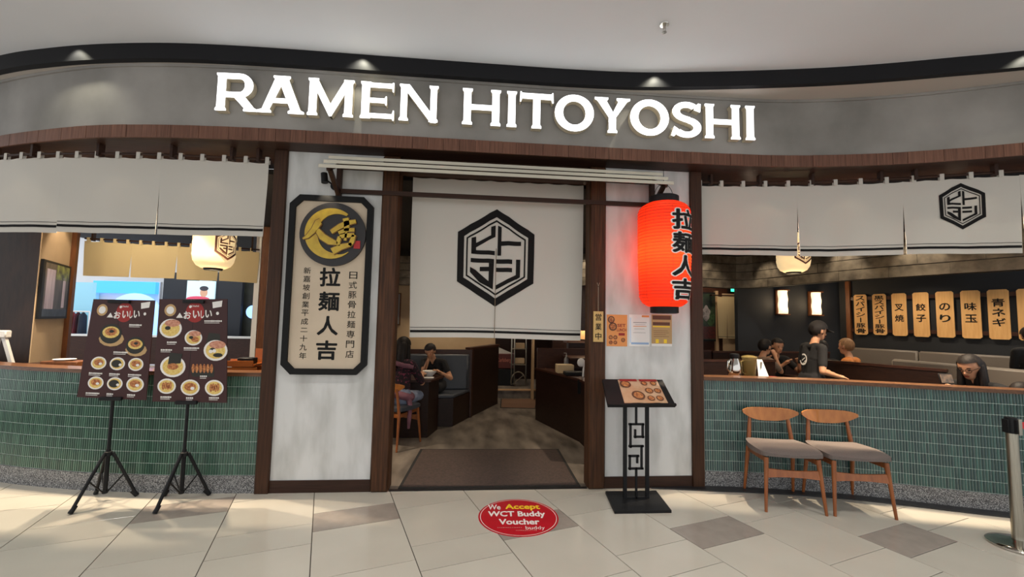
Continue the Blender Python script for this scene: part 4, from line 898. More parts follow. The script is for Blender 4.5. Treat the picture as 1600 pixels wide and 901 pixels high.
for q, wh in zip(REFL[:4], ('leftmost', 'second from left', 'third from left', 'rightmost')):
    t = thing('downlight', wh+' of four downlights in the shop ceiling behind the entrance curtain', 'downlight', (q[0], q[1], 2.94), 'recessed shop downlights')
    MB().lathe((q[0], q[1], 2.942), [(.05, 0), (.055, .003), (.055, .008)], 24).build('bezel', 'white_plastic', t); MB().lathe((q[0], q[1], 2.9405), [(.03, 0), (.03, .0015)], 20).build('lens', 'led', t)
# ================================================================ INTERIOR: foil-clad bulkhead over the dining room
M['foil'] = mat('tarnished_foil_panel', srgb(112, 102, 88), .4, metal=.35, col2=srgb(64, 57, 49), scale=7, detail=9, lo=.35, hi=.7, bump=.2, bscale=30, rand=.07)
KV = Path([(-2.2,5.0),(-.6,4.9),(1.0,4.5),(2.6,3.6),(3.6,3.45),(4.3,3.5),(4.8,3.62),(5.08,3.5),(5.2,3.0),(5.32,2.4),(5.5,1.7),(5.8,.95),(6.15,.2),(6.6,-.8)], 10)
bulk = struct(MB().strip(KV.poly(0, KV.len, -.012), KV.poly(0, KV.len, -.12), 2.235, 2.98), 'wall_bulkhead', 'shopceil', origin=(0,0,0))
for c in range(4):
    s = -.31*(c % 2)
    while s < KV.len:
        e = s+.62; a, b = max(s, 0), min(e, KV.len); z0 = 2.235+.15*c; pr = .006*c+.006*random.random()
        if b-a > .05:
            q = [a+.0015, (a+b)/2, b-.0015]; MB().strip([KV.at(t, .004+pr) for t in q], [KV.at(t, -.011) for t in q], z0+.005, z0+.146).build('foil_panel', 'foil', bulk, bevel=.0)
        s = e
for x, y, tx, ty in ((4.75, 2.9, 5.15, 3.1), (4.15, 2.95, 4.3, 3.5), (5.05, 1.75, 5.5, 1.8), (5.35, .9, 5.8, 1.0), (-1.0, 4.4, -.8, 4.9), (1.9, 3.5, 2.2, 3.9)):
    lamp('bulkhead_spot_lamp', 'SPOT', (x, y, 2.92), 26, (1, .86, .66), aim=(tx, ty, 2.25), size=.03, spot=58, blend=.7)

# ================================================================ RIGHT DINING ROOM
# wall lamps
for px, py0, py1, which in ((1221, 454, 490, 'left'), (1273, 457, 491.5, 'right')):
    a, b = at_y(px, py0, 3.84), at_y(px, py1, 3.84); x, z1, z0 = (a[0]+b[0])/2, a[2], b[2]
    t = thing('wall_lamp', 'lit rectangular paper wall lamp, the %s one of the pair on the dark wall' % which, 'lamp', (x, 3.88, z0-.03), 'paper wall lamps')
    mb = MB(); mb.grid(lambda i, j: (x-.1+.2*i, 3.80-.008*sin(j*pi*4)-.05*sin(pi*i)**.6, z0+(z1-z0)*j), 14, 20, thick=(0, .003, 0)); mb.build('paper_shade', 'lamp_paper', t, smooth=60)
    for zz_ in (z0-.022, z1): MB().box(x-.11, x+.11, 3.745, 3.88, zz_, zz_+.022).build('cap_plate', 'frame_wood', t)
    MB().box(x-.11, x+.11, 3.84, 3.88, z0, z1).build('back_plate', 'frame_wood', t)
    lamp('wall_lamp_glow', 'POINT', (x, 3.70, (z0+z1)/2), 4.5, (1, .72, .42), size=.1)
# ---- plaques on the angled side wall
w0, w1 = np.array((7.22, 3.9)), np.array((8.9, -.45)); wd = (w1-w0)/np.linalg.norm(w1-w0); wn = np.array((wd[1], -wd[0])); wn = wn if wn[0] < 0 else -wn
def on_side(px, py, off):
    p0 = w0+wn*off; d = ray(px, py); A_ = np.array([[d[0], -wd[0]], [d[1], -wd[1]]]); r = np.linalg.solve(A_, p0-CAM[:2]); return r[1], CAM[2]+r[0]*d[2]
S3 = lambda s, off, z: (*(w0+wd*s+wn*off), z)
rack = thing('plaque_rack', 'dark timber rail frame holding the hanging menu plaques on the side wall', 'rack', S3(1.0, 0, 1.4))
s_a, _ = on_side(1326, 480, .03); s_b = on_side(1600, 480, .03)[0]+.9
for z in (1.50, 2.10): MB().obox(S3((s_a+s_b)/2, .02, z), (*(wd*(s_b-s_a)/2), 0), (*(wn*.016), 0), (0, 0, .03)).build('rail', 'brown_red', rack)
MB().obox(S3(s_a, .03, 1.83), (*(wd*.035), 0), (*(wn*.03), 0), (0, 0, .62)).build('upright', 'frame_wood', rack)
PL = [(1335, 1355, 460, 522.5, 'スパイシー豚骨'), (1364, 1385, 459, 523, '黒スパイシー豚骨'), (1394, 1417, 458, 524.5, '叉焼'), (1427, 1452, 456.5, 526, '餃子'), (1463, 1491, 455, 527, 'のり'), (1502, 1533, 453.5, 528.5, '味玉'), (1544, 1578, 452, 530, '青ネギ'), (1590, 1628, 450.5, 532, '替玉')]
LB = ['first wooden menu plaque from the wall corner, written in seven small characters', 'second wooden menu plaque from the wall corner, with the longest column of characters', 'third wooden menu plaque from the corner, with two characters', 'fourth wooden menu plaque from the corner, with two characters', 'fifth wooden menu plaque from the corner, with two rounded kana', 'sixth wooden menu plaque from the corner, with two characters', 'seventh wooden menu plaque from the corner, with three characters', 'last wooden menu plaque, cut off by the right edge of the picture']
for (x0, x1, y0, y1, tx), lb in zip(PL, LB):
    sa, sb = on_side(x0, (y0+y1)/2, .045)[0], on_side(x1, (y0+y1)/2, .045)[0]; zt1, zb1 = on_side((x0+x1)/2, y0, .045)[1], on_side((x0+x1)/2, y1, .045)[1]
    sc, w_ = (sa+sb)/2, sb-sa; t = thing('menu_plaque', lb, 'plaque', S3(sc, .045, zb1), 'hanging wooden menu plaques')
    mb = MB(); pl = chamf(-w_/2, w_/2, zb1, zt1, .025); mb.prism(pl, .05, .036, fn=lambda x, y, z: S3(sc+x, y, z)); mb.build('board', 'plaque', t, fix=True)
    n_ = len(tx)
    if n_ >= 7: zz0, zz1, hh, ww = zt1-.07, zb1+.07, (zt1-zb1-.1)/n_*.95, w_*.72
    else: cz = (zt1+zb1)/2+.03; sp_ = .19 if n_ < 3 else .15; zz0, zz1, hh, ww = cz+sp_*(n_-1)/2, cz-sp_*(n_-1)/2, .125, w_*.62
    for k, chh in enumerate(tx):
        mb = MB()
        zc = zz0+(zz1-zz0)*k/max(1, n_-1); bxx = (ww, hh) if chh != 'ー' else (ww*.14, hh)
        put_text(mb, '|' if chh == 'ー' else chh, lambda a, b, c: S3(sc+a, .0515+c, zc+b), off=.022, box=bxx)
        if tx != '替玉': mb.build('character', 'ink_flat', t, smooth=0)
# ---- benches
def bench_run(label, p, q, top, cat='bench', cush='grey_cushion', depth=.14, seat=.46):
    p, q = np.array(p), np.array(q); d = (q-p)/np.linalg.norm(q-p); n = np.array((d[1], -d[0])); n = n if n[0] < 0 else -n; c = (p+q)/2; L_ = np.linalg.norm(q-p)/2
    t = thing('booth_bench', label, cat, (c[0], c[1], 0)); D3 = lambda v, k: (v[0]*k, v[1]*k, 0)
    MB().obox((*(c+n*.22), .2), D3(d, L_), D3(n, .26), (0, 0, .2)).build('bench_base', 'brown_dark', t)
    MB().obox((*(c+n*.23), seat-.03), D3(d, L_), D3(n, .25), (0, 0, .045)).build('seat_cushion', cush, t, bevel=.02)
    m_ = max(1, int(2*L_/1.1))
    for k in range(m_):
        cc = p+(q-p)*(k+.5)/m_; MB().obox((*(cc+n*.045), (seat+top)/2+.02), D3(d, L_/m_-.006), D3(n, .05), (0, 0, (top-seat)/2-.02)).build('back_cushion', cush, t, bevel=.025)
    MB().obox((*(c-n*.02), top/2), D3(d, L_), D3(n, .015), (0, 0, top/2-.015)).build('back_panel', 'brown_dark', t)
    return t
bench_run('long grey cushioned bench along the side wall under the menu plaques', w0+wd*.15+wn*.04, w0+wd*2.35+wn*.04, 1.17)
bench_run('grey bench with a pale lit top edge behind the woman with glasses', (5.80, 1.42), (6.02, .0), 1.13)
def partition(label, p, q, h, m_='brown_dark', th=.05, cap='brown_red'):
    p, q = np.array(p), np.array(q); d = (q-p)/np.linalg.norm(q-p); n = np.array((d[1], -d[0])); c = (p+q)/2; L_ = np.linalg.norm(q-p)/2
    t = thing('booth_partition', label, 'partition', (c[0], c[1], 0)); D3 = lambda v, k: (v[0]*k, v[1]*k, 0)
    MB().obox((*c, h/2-.015), D3(d, L_), D3(n, th/2), (0, 0, h/2-.015)).build('panel', m_, t)
    MB().obox((*c, h-.015), D3(d, L_+.006), D3(n, th/2+.008), (0, 0, .015)).build('cap', cap, t)
    return t
partition('low dark booth partition behind the jug and flask, right of the entrance', (2.5, 1.35), (4.12, 1.55), 1.09)
partition('dark booth partition running from the standing waiter towards the woman with glasses', (4.82, 1.5), (5.36, .40), 1.10)
partition('far dark booth partition behind the seated couple', (4.1, 3.05), (6.5, 3.35), 1.10)
partition('far dark booth partition below the framed garden picture', (2.9, 2.75), (4.0, 2.95), 1.12)
# ---- table of the couple
def dining_table(label, c, sx, sy, h=.74, pedestal=True):
    t = thing('dining_table', label, 'table', (c[0], c[1], 0)); MB().box(c[0]-sx/2, c[0]+sx/2, c[1]-sy/2, c[1]+sy/2, h-.035, h).build('tabletop', 'brown_red', t, bevel=.004)
    MB().box(c[0]-sx*.3, c[0]+sx*.3, c[1]-sy*.3, c[1]+sy*.3, 0, .03).build('foot', 'brown_dark', t, bevel=.004); MB().box(c[0]-.06, c[0]+.06, c[1]-.06, c[1]+.06, .03, h-.035).build('pedestal', 'brown_dark', t); return t
dining_table('dark table in front of the seated couple', (5.22, 2.24), .55, .5, .78)
dining_table('dark table in front of the woman with glasses', (4.50, -.22), .36, .42, .86)
# ---- shelf inside the right half wall with flask, jug and card
sh = thing('service_ledge', 'narrow timber ledge behind the right half wall rail', 'shelf', (3.0, .2, 0)); zs_ = 1.0
a_ = WR.poly(.02, 1.95, -.17); b_ = WR.poly(.02, 1.95, -.50); MB().strip(a_, b_, zs_-.03, zs_).build('board', 'rail', sh); MB().strip(WR.poly(.06, 1.9, -.44), WR.poly(.06, 1.9, -.46), 0, zs_-.03).build('support_panel', 'brown_dark', sh)
yl = .16
def at_rail(px): p = at_y(px, 589, yl); return p[0]
x = at_rail(1148.5); r = .048; y_ = WR.at(WR.ofx(x))[1]+.34
def pxx(px, Y): return at_y(px, 575, Y)[0]
Y1 = .30; x = pxx(1148, Y1)
t = thing('vacuum_flask', 'steel vacuum flask with black lid standing on the ledge', 'flask', (x, Y1, zs_))
MB().lathe((x, Y1, zs_), [(.06, 0), (.066, .01), (.066, .1), (.058, .15), (.046, .185), (.042, .2)], 28).build('body', 'chrome', t); MB().lathe((x, Y1, zs_+.2), [(.044, 0), (.048, .01), (.045, .045), (.02, .05)], 20).build('lid', 'rubber', t)
MB().tube([(x-.045, Y1-.01, zs_+.19), (x-.09, Y1-.02, zs_+.17), (x-.095, Y1-.02, zs_+.09), (x-.062, Y1-.01, zs_+.05)], .009, 8).build('handle', 'chrome', t)
M['tea'] = mat('green_tea', srgb(96, 80, 34), .15, alpha=1); M['jugclear'] = mat('jug_plastic', srgb(170, 150, 96), .1, alpha=.4)
x = pxx(1171, Y1); t = thing('water_jug', 'clear plastic jug of greenish tea between flask and folded card', 'jug', (x, Y1, zs_))
MB().lathe((x, Y1, zs_), [(.052, 0), (.06, .01), (.072, .205), (.075, .21)], 28).build('body', 'jugclear', t); MB().lathe((x, Y1, zs_+.006), [(.05, 0), (.055, .01), (.066, .175)], 24).build('tea', 'tea', t); MB().lathe((x, Y1, zs_+.205), [(.077, 0), (.078, .012), (.05, .024), (.02, .03)], 24).build('lid', 'jugclear', t)
MB().tube([(x-.066, Y1-.015, zs_+.18), (x-.105, Y1-.02, zs_+.17), (x-.1, Y1-.02, zs_+.06), (x-.058, Y1-.015, zs_+.04)], .008, 8).build('handle', 'jugclear', t)
x = pxx(1191, Y1); t = thing('table_card', 'white folded tent card beside the tea jug', 'card', (x, Y1, zs_))
M['stain'] = mat('grey_brush_print', srgb(90, 84, 80), .6)
mb = MB(); mb.add([(x-.085, Y1-.06, zs_), (x+.03, Y1-.07, zs_), (x+.0, Y1-.0, zs_+.19), (x-.055, Y1+.005, zs_+.19)], [(0, 1, 2, 3)]); mb.add([(x+.03, Y1-.068, zs_), (x+.085, Y1+.06, zs_), (x+.01, Y1+.02, zs_+.19), (x+.0, Y1+.002, zs_+.19)], [(0, 1, 2, 3)]); mb.build('card', 'paper_white', t)
stm = MB(); stm.add([(x-.045, Y1-.036, zs_+.1), (x-.035, Y1-.0365, zs_+.1), (x-.005, Y1-.012, zs_+.165), (x-.03, Y1-.01, zs_+.165)], [(0, 1, 2, 3)]); stm.build('print', 'stain', t)
for k, (dx_, mm, nm, lbl) in enumerate(((.10, 'dark_red', 'red_packet', 'small red packet beside the folded card'), (.02, 'rubber', 'black_dish', 'small black dish in front of the tea jug'))):
    xx = x+dx_ if k == 0 else pxx(1176, .2); yy = Y1-.02 if k == 0 else .20
    tag(MB().lathe((xx, yy, zs_), [(.03, 0), (.038, .012), (.036, .014)], 16, sx=1.3).build(nm, mm), lbl, 'packet' if k == 0 else 'dish')
xx = pxx(1120, .22); tag(MB().box(xx-.04, xx+.03, .2, .24, zs_, zs_+.012).build('folded_napkin', 'paper_white', bevel=.003), 'small white folded napkin left of the flask on the ledge', 'napkin')

# ---- service door wall: exit sign, curtain, picture
yb = 4.53
e0, e1 = at_y(1137, 449, yb), at_y(1149, 456.5, yb); t = thing('exit_sign', 'small green lit emergency exit sign above the linen door curtain', 'sign', ((e0[0]+e1[0])/2, yb, e1[2]))
MB().box(e0[0], e1[0], yb-.03, yb+.02, e1[2], e0[2]).build('housing', 'rubber', t)
M['exit_green'] = mat('exit_green', (0, .4, .15), .5, emit=(.05, .9, .4), estr=1.3); w_ = e1[0]-e0[0]
MB().box(e0[0]+w_*.3, e0[0]+w_*.72, yb-.034, yb-.03, e1[2]+.012, e0[2]-.012).build('lit_face', 'exit_green', t)
na, nb_ = at_y(1121, 495, yb-.12), at_y(1152, 495, yb-.12); zt2, zb2 = at_y(1136, 463, yb-.12)[2], at_y(1136, 528, yb-.12)[2]
NS = Path([(na[0], yb-.12), ((na[0]+nb_[0])/2, yb-.12), (nb_[0], yb-.12)])
t = noren('door_curtain', 'plain two-panel linen curtain in the service doorway under the exit sign', 'curtain', NS, [0, NS.len/2, NS.len], zt2, zb2, cloth='cream_cloth', stripes=False, amp=.012, seed=4)
MB().tube([(na[0]-.12, yb-.12, zt2+.02), (nb_[0]+.14, yb-.12, zt2+.02)], .012, 8).build('pole', 'skirting', t)
for x in (na[0]-.1, nb_[0]+.12): MB().box(x-.012, x+.012, yb-.13, yb+.02, zt2+.005, zt2+.035).build('pole_bracket', 'skirting', t)
mb = MB(); mb.box(na[0], nb_[0], yb-.14, yb-.138, zb2+.02, zb2+.03); mb.build('hem_line', 'ink', t)
M['jamb'] = mat('pale_jamb', srgb(176, 146, 112), .6)
for k, px in enumerate((1119, 1162)):
    x = at_y(px, 500, yb)[0]; struct(MB().box(x-.03, x+.03, yb-.04, yb+.03, 0, 2.25), 'trim_%d' % (12+k), 'jamb', origin=(0,0,0))
x0, x1 = at_y(1130, 540, yb)[0], at_y(1160, 540, yb)[0]; struct(MB().box(x0, x1, yb-.01, yb+.02, 0, 2.2), 'door_1', 'cream_wall', origin=(0,0,0))
fp0, fp1 = at_y(1084, 456, yb), at_y(1118, 533, yb); t = thing('framed_picture', 'dark framed garden picture with pale rocks and green leaves beside the service door', 'picture', ((fp0[0]+fp1[0])/2, yb, fp1[2]))
M['pic_dark'] = mat('garden_dark', srgb(22, 26, 22), .4, col2=srgb(44, 60, 40), scale=9); M['pic_green'] = mat('garden_green', srgb(66, 96, 54), .4, col2=srgb(34, 52, 30), scale=24); M['pic_rock'] = mat('garden_rock', srgb(168, 158, 156), .4, col2=srgb(70, 66, 66), scale=14); M['pic_red'] = mat('garden_red', srgb(92, 34, 26), .4, col2=srgb(54, 22, 18), scale=26)
MB().box(fp0[0], fp1[0], yb-.03, yb+.02, fp1[2], fp0[2]).build('frame', 'rubber', t); fw, fh = fp1[0]-fp0[0], fp0[2]-fp1[2]
for u0, u1, v0, v1, mm, nm in ((.04, .96, .03, .97, 'pic_dark', 'print_ground'), (.55, .94, .32, .62, 'pic_green', 'leaf_print'), (.35, .72, .42, .72, 'pic_rock', 'rock_print'), (.04, .96, .05, .3, 'pic_red', 'fence_print')):
    d_ = {'print_ground': .0, 'leaf_print': .002, 'rock_print': .003, 'fence_print': .002}[nm]; mb = MB(); cx, cz, rx_, rz_ = fp0[0]+fw*(u0+u1)/2, fp1[2]+fh*(v0+v1)/2, fw*(u1-u0)/2, fh*(v1-v0)/2
    if nm in ('leaf_print', 'rock_print'): mb.prism([(cx+rx_*cos(a)*(1+.15*sin(5*a)), cz+rz_*sin(a)*(1+.12*cos(4*a))) for a in np.linspace(0, 2*pi, 25)[:-1]], yb-.032-d_, yb-.03)
    else: mb.box(cx-rx_, cx+rx_, yb-.032-d_, yb-.03, cz-rz_, cz+rz_)
    mb.build(nm, mm, t)
# ---- cream paper lanterns hung behind the white curtains
def cream_lantern(label, px, pyb, Y, r, sgn):
    b = at_y(px, pyb, Y); x, z = b[0], b[2]; t = thing('cream_lantern', label, 'lantern', (x, Y, z-.02), 'cream hexagon lanterns')
    prof = [(r*.55, 0), (r*.78, .025), (r*.93, .075), (r, .15)]+[(r-(.003 if k % 2 else 0), .15+.03*k) for k in range(1, 10)]+[(r*.9, .47), (r*.6, .52)]
    MB().lathe((x, Y, z), prof, 36).build('paper_shade', 'paper_lantern', t, smooth=60)
    MB().lathe((x, Y, z-.022), [(r*.42, 0), (r*.46, .024)], 24).build('bottom_ring', 'rubber', t); MB().lathe((x, Y, z+.515), [(r*.5, 0), (r*.5, .03)], 24).build('top_ring', 'rubber', t)
    MB().tube([(x, Y, z+.54), (x, Y, 2.95)], .004, 6).build('cord', 'rubber', t)
    vs_, fs_ = cut_polys([[(px_*.13, pz_*.13) for px_, pz_ in p_] for p_ in EMBLEM], .02); ang = -pi/2+sgn
    MB().add([(x+(r+.004)*cos(ang+q[0]/r), Y+(r+.004)*sin(ang+q[0]/r), z+.25+q[2]) for q in vs_], fs_).build('hexagon_emblem', 'brown_print', t, smooth=0)
    lamp('cream_lantern_lamp', 'POINT', (x, Y-.0, z-.12), 2.5, (1, .74, .42), size=.08)
cream_lantern('cream hexagon lantern half hidden behind the left white curtain', 333, 419, .95, .205, 1.15)
cream_lantern('cream hexagon lantern half hidden behind the right white curtain', 1240, 425, 1.35, .20, .05)

# ================================================================ CENTRE: behind the entrance curtain
bd = np.array((.38, .925)); bdn = np.array((.925, -.38))       # direction of the booth side and its outward normal
c0 = np.array((-.01, 2.96))
t = thing('booth_bench', 'dark booth bench with slate blue back cushion where the boy sits', 'bench', (-.6, 2.8, 0))
def slab(q, z0, z1): return quad_slab(MB(), [tuple(v) for v in q], z0, z1)
q = [c0+np.array((-1.75, -.15))-bd*.62, c0-bd*.62, c0, c0+np.array((-1.75, -.15))]
slab(q, 0, .40).build('bench_base', 'brown_dark', t); slab([v+bdn*0 for v in q], .40, .455).build('seat_cushion', 'cushion', t, bevel=.015)
q2 = [c0+np.array((-1.75, -.15))-bd*.12, c0-bd*.12, c0-bd*.02, c0+np.array((-1.75, -.15))-bd*.02]; slab(q2, .455, 1.0).build('back_cushion', 'cushion', t, bevel=.02)
q3 = [c0+np.array((-1.75, -.15)), c0+np.array((.02, 0)), c0+np.array((.02, 0))+bd*.06, c0+np.array((-1.75, -.15))+bd*.06]
t = thing('booth_partition', 'reddish brown booth wall right of the boy, ending at the kitchen steps', 'partition', (.2, 3.5, 0))
slab([c0+bd*.0, c0+np.array((.52, 1.17)), c0+np.array((.47, 1.22)), c0+np.array((-1.8, -.1))+bd*.9, c0+np.array((-1.8, -.1))+bd*.08, c0+bd*.08][:2]+[c0+np.array((.45, 1.22)), c0+np.array((-.06, .06))], 0, 1.07).build('side_panel', 'brown_dark', t)
slab(q3, 0, 1.07).build('back_panel', 'brown_red', t)
slab([c0+np.array((-.01, -.02)), c0+np.array((.54, 1.17)), c0+np.array((.42, 1.25)), c0+np.array((-.09, .08))], 1.07, 1.10).build('cap', 'brown_red', t)
tb = np.array((-.72, 2.12)); t = thing('dining_table', 'dark booth table between the woman and the boy', 'table', (tb[0], tb[1], 0))
slab([tb+np.array((-.75, -.42)), tb+np.array((.20, -.36)), tb+np.array((.36, .22)), tb+np.array((-.75, .16))], .715, .75).build('tabletop', 'brown_red', t, bevel=.004)
slab([tb+np.array((-.45, -.34)), tb+np.array((.17, -.34)), tb+np.array((.27, .1)), tb+np.array((-.45, .05))], 0, .715).build('pedestal', 'brown_dark', t)
def bowl(label, x, y, z, r, m_='white_plastic', grp=None):
    t = thing('soup_bowl', label, 'bowl', (x, y, z), grp); MB().lathe((x, y, z), [(r*.45, 0), (r*.5, .012), (r*.85, .045), (r, .075), (r*.95, .075), (r*.8, .05), (r*.01, .045)], 24, cap=False).build('bowl', m_, t, smooth=60); MB().lathe((x, y, z+.05), [(r*.86, 0), (r*.86, .002)], 20).build('soup', 'tea', t)
p = at_y(671, 574, 2.1); bowl('white ramen bowl in front of the boy', p[0], 2.14, .75, .10)
p = at_y(664, 586, 1.95); tag(MB().box(p[0]-.05, p[0]+.12, 1.90, 2.0, .75, .757).build('paper_menu_sheet', 'paper_white'), 'small white paper sheet on the booth table edge', 'paper')
wc = make_chair('dining_chair', 'chair_wood', 'chair_leg', 'cushion'); a_ = atan2(.4, .87)
wc.location = (-.93, 1.47, 0); wc.rotation_euler = (0, 0, pi-radians(24)); tag(wc, 'teak chair under the woman seated just inside the entrance', 'chair')
# runner, corridor things
t = thing('floor_runner', 'brown runner mat before the kitchen step', 'mat', (.75, 4.2, 0)); quad_slab(MB(), [(.55, 3.75), (1.14, 3.68), (1.32, 4.6), (.62, 4.6)], -.001, .008).build('pile', mat('tan_runner', srgb(104, 76, 58), .9), t); quad_slab(MB(), [(.53, 3.73), (1.16, 3.66), (1.34, 4.62), (.60, 4.62)], -.001, .005).build('edge', 'mat_black', t)
cr = at_y(787, 571, 5.3); t = thing('drink_crate', 'dark red beer crate stacked at the end of the corridor', 'crate', (cr[0], 5.3, .17))
MB().box(cr[0]-.24, cr[0]+.22, 5.2, 5.5, .17, .52).build('lower_crate', 'rubber', t, bevel=.01); MB().box(cr[0]-.24, cr[0]+.22, 5.2, 5.5, .53, .84).build('upper_crate', mat('crate_red', srgb(84, 30, 26), .5), t, bevel=.01)
mb = MB(); put_text(mb, 'Carlsberg', lambda a, b, c: (cr[0]+a, 5.198-c, .70+b), off=.02, box=(.3, .11)); mb.build('lettering', mat('crate_print', srgb(170, 100, 84), .6), t, smooth=0)
t = thing('sheet_stack', 'pale tilted sheet leaning on the beer crate', 'board', (cr[0]-.1, 5.35, .84)); MB().add([(cr[0]-.3,5.3,.84),(cr[0]+.2,5.3,.84),(cr[0]-.3,5.45,1.04)], [(0,1,2)]).build('sheet', 'grey_print', t)
tr = at_y(811, 575, 5.15); t = thing('hand_trolley', 'grey metal hand trolley with curved frame in the corridor', 'trolley', (tr[0], 5.15, .17))
for dx_ in (-.16, -.10, .15): MB().tube([(tr[0]+dx_, 5.15, .2), (tr[0]+dx_, 5.2, 1.45)], .016, 8).build('upright', 'metal', t)
for z in (.62, .95, 1.42): MB().tube([(tr[0]-.16, 5.17, z), (tr[0]+.15, 5.17, z)], .014, 8).build('cross_bar', 'metal', t)
MB().tube([(tr[0]+.16*cos(a)-.02, 5.08, .24+.24*sin(a)) for a in np.linspace(0, pi, 12)], .013, 8).build('wheel_guard', 'metal', t); MB().tube([(tr[0]-.14, 5.08, .22), (tr[0]+.1, 5.08, .42)], .01, 8).build('brace', 'metal', t)
for k, z in enumerate((.66, .98)): tag(MB().box(tr[0]-.09, tr[0]+.12, 5.2, 5.34, z-.02, z+.09).build('carton', 'cream_wall', bevel=.004), ('lower' if k == 0 else 'upper')+' small pale carton on the hand trolley', 'box')
x = at_y(832, 570, 4.6)[0]; struct(MB().box(x-.02, x+.02, 4.5, 4.66, 0, 2.3), 'trim_14', 'jamb', origin=(0,0,0))
# cashier counter
k0, k1, k2, k3 = (1.03, 2.83), (1.33, 1.84), (1.42, 1.55), (1.46, .62)
t = thing('cashier_counter', 'dark brown cashier counter right inside the entrance', 'counter', (1.6, 2.0, 0))
q = [k0, k1, k2, k3, (2.1, .62), (2.1, 2.83)]
def poly_slab(mb, q, z0, z1):
    ar = sum(q[i][0]*q[(i+1) % len(q)][1]-q[(i+1) % len(q)][0]*q[i][1] for i in range(len(q))); q = q if ar > 0 else q[::-1]; n = len(q)
    return mb.add([(x, y, z0) for x, y in q]+[(x, y, z1) for x, y in q], [tuple(range(n))[::-1], tuple(range(n, 2*n))]+[(i, (i+1) % n, (i+1) % n+n, i+n) for i in range(n)])
poly_slab(MB(), q, 0, .78).build('body', 'brown_dark', t, smooth=20); poly_slab(MB(), [(a-.02, b) for a, b in q[:4]]+q[4:], .78, .81).build('worktop', 'brown_red', t, smooth=20)
MB().box(1.04, 2.1, 2.78, 2.84, .81, 1.12).build('upstand', 'brown_red', t); MB().box(1.45, 2.1, 2.2, 2.78, 1.0, 1.02).build('upper_shelf', 'brown_red', t)
p = at_y(882, 575, 2.15); tag(MB().box(p[0]-.11, p[0]+.13, 2.1, 2.28, .81, .93).build('storage_box', mat('wicker_box', srgb(190, 168, 132), .7), bevel=.006), 'cream box at the corner of the cashier counter', 'box')
p = at_y(893, 582, 1.9); tag(MB().box(p[0]-.1, p[0]+.16, 1.82, 2.0, .81, .86).build('serving_tray', 'rubber', bevel=.01), 'black tray on the cashier counter in front of the cream box', 'tray')
p = at_y(885, 560, 2.5); t = thing('pump_bottle', 'small clear pump bottle behind the cream box', 'bottle', (p[0], 2.5, .81)); MB().lathe((p[0], 2.5, .81), [(.03, 0), (.035, .01), (.035, .17), (.014, .21), (.012, .23)], 18).build('bottle', 'grey_print', t); MB().tube([(p[0], 2.5, 1.03), (p[0], 2.5, 1.07), (p[0]-.04, 2.5, 1.07)], .006, 6).build('pump', 'grey_print', t)
p = at_y(908, 567, 1.75); t = thing('card_terminal', 'white round-headed payment stand on the cashier counter', 'terminal', (p[0], 1.75, .81)); MB().ball((p[0], 1.75, 1.0), (.055, .025, .06)).build('head', 'white_plastic', t); MB().tube([(p[0]+.03, 1.76, .81), (p[0]+.04, 1.76, .98)], .012, 8).build('stem', 'white_plastic', t)
for k in range(2):
    p = at_y((905, 914)[k], 600, 1.53); tag(MB().box(p[0]-.028, p[0]+.026, 1.5, 1.506, .62, .80).build('counter_notice', ('ink_flat', 'paper_white')[k]), ('black card', 'white card')[k]+' fixed to the front of the cashier counter', 'notice')
# cabinet-like pale things seen through the gaps beside the entrance curtain
x = at_y(622, 470, 5.5)[0]; t = thing('wall_mirror', 'tall narrow framed panel on the cream back wall', 'panel', (x, 5.6, 1.3)); MB().box(x-.09, x+.05, 5.56, 5.6, 1.4, 2.1).build('frame', 'frame_wood', t); MB().box(x-.07, x+.03, 5.552, 5.56, 1.42, 2.08).build('pane', 'grey_print', t)
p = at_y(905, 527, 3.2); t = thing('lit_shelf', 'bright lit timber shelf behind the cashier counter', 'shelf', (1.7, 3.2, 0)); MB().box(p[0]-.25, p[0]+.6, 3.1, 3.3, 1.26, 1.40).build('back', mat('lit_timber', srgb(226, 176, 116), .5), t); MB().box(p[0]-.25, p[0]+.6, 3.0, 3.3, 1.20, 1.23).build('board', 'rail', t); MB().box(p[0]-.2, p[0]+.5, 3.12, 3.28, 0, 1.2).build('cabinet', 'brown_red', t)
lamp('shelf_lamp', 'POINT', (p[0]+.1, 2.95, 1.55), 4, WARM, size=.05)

# ================================================================ LEFT ROOM
ca, cb = at_y(58, 450, 1.2)[:2], at_y(105, 450, 2.1)[:2]
M['dark_panel'] = wood('dark_wall_panel', srgb(48, 30, 20), srgb(34, 21, 14), (3, 3, .8), .5)
struct(quad_slab(MB(), [(-8.6, 1.9), (ca[0], ca[1]), (ca[0]-.05, ca[1]+.06), (-8.6, 2.0)], 0, 2.98), 'wall_partition', 'dark_panel', origin=(0,0,0))
sd = (cb-ca)/np.linalg.norm(cb-ca); sn = np.array((sd[1], -sd[0])); sl_ = np.linalg.norm(cb-ca)
struct(quad_slab(MB(), [ca, cb, cb-sn*.06, ca-sn*.008], 0, 2.98), 'wall_niche', 'cream_wall', origin=(0,0,0))
struct(quad_slab(MB(), [cb-sn*.02, cb+sd*.12-sn*.02, cb+sd*.12+sn*.05, cb+sn*.05][::-1], 0, 2.98), 'trim_15', 'frame_wood', origin=(0,0,0), fix=True)
def N3(s, off, z): v = ca+sd*s+sn*off; return (v[0], v[1], z)
zt3, zb3 = at_y(62, 404, ca[1]+.02)[2], at_y(56, 498, ca[1]+.02)[2]; t = thing('waterfall_picture', 'tall black framed waterfall picture on the lit beige wall', 'picture', N3(sl_*.5, 0, zb3))
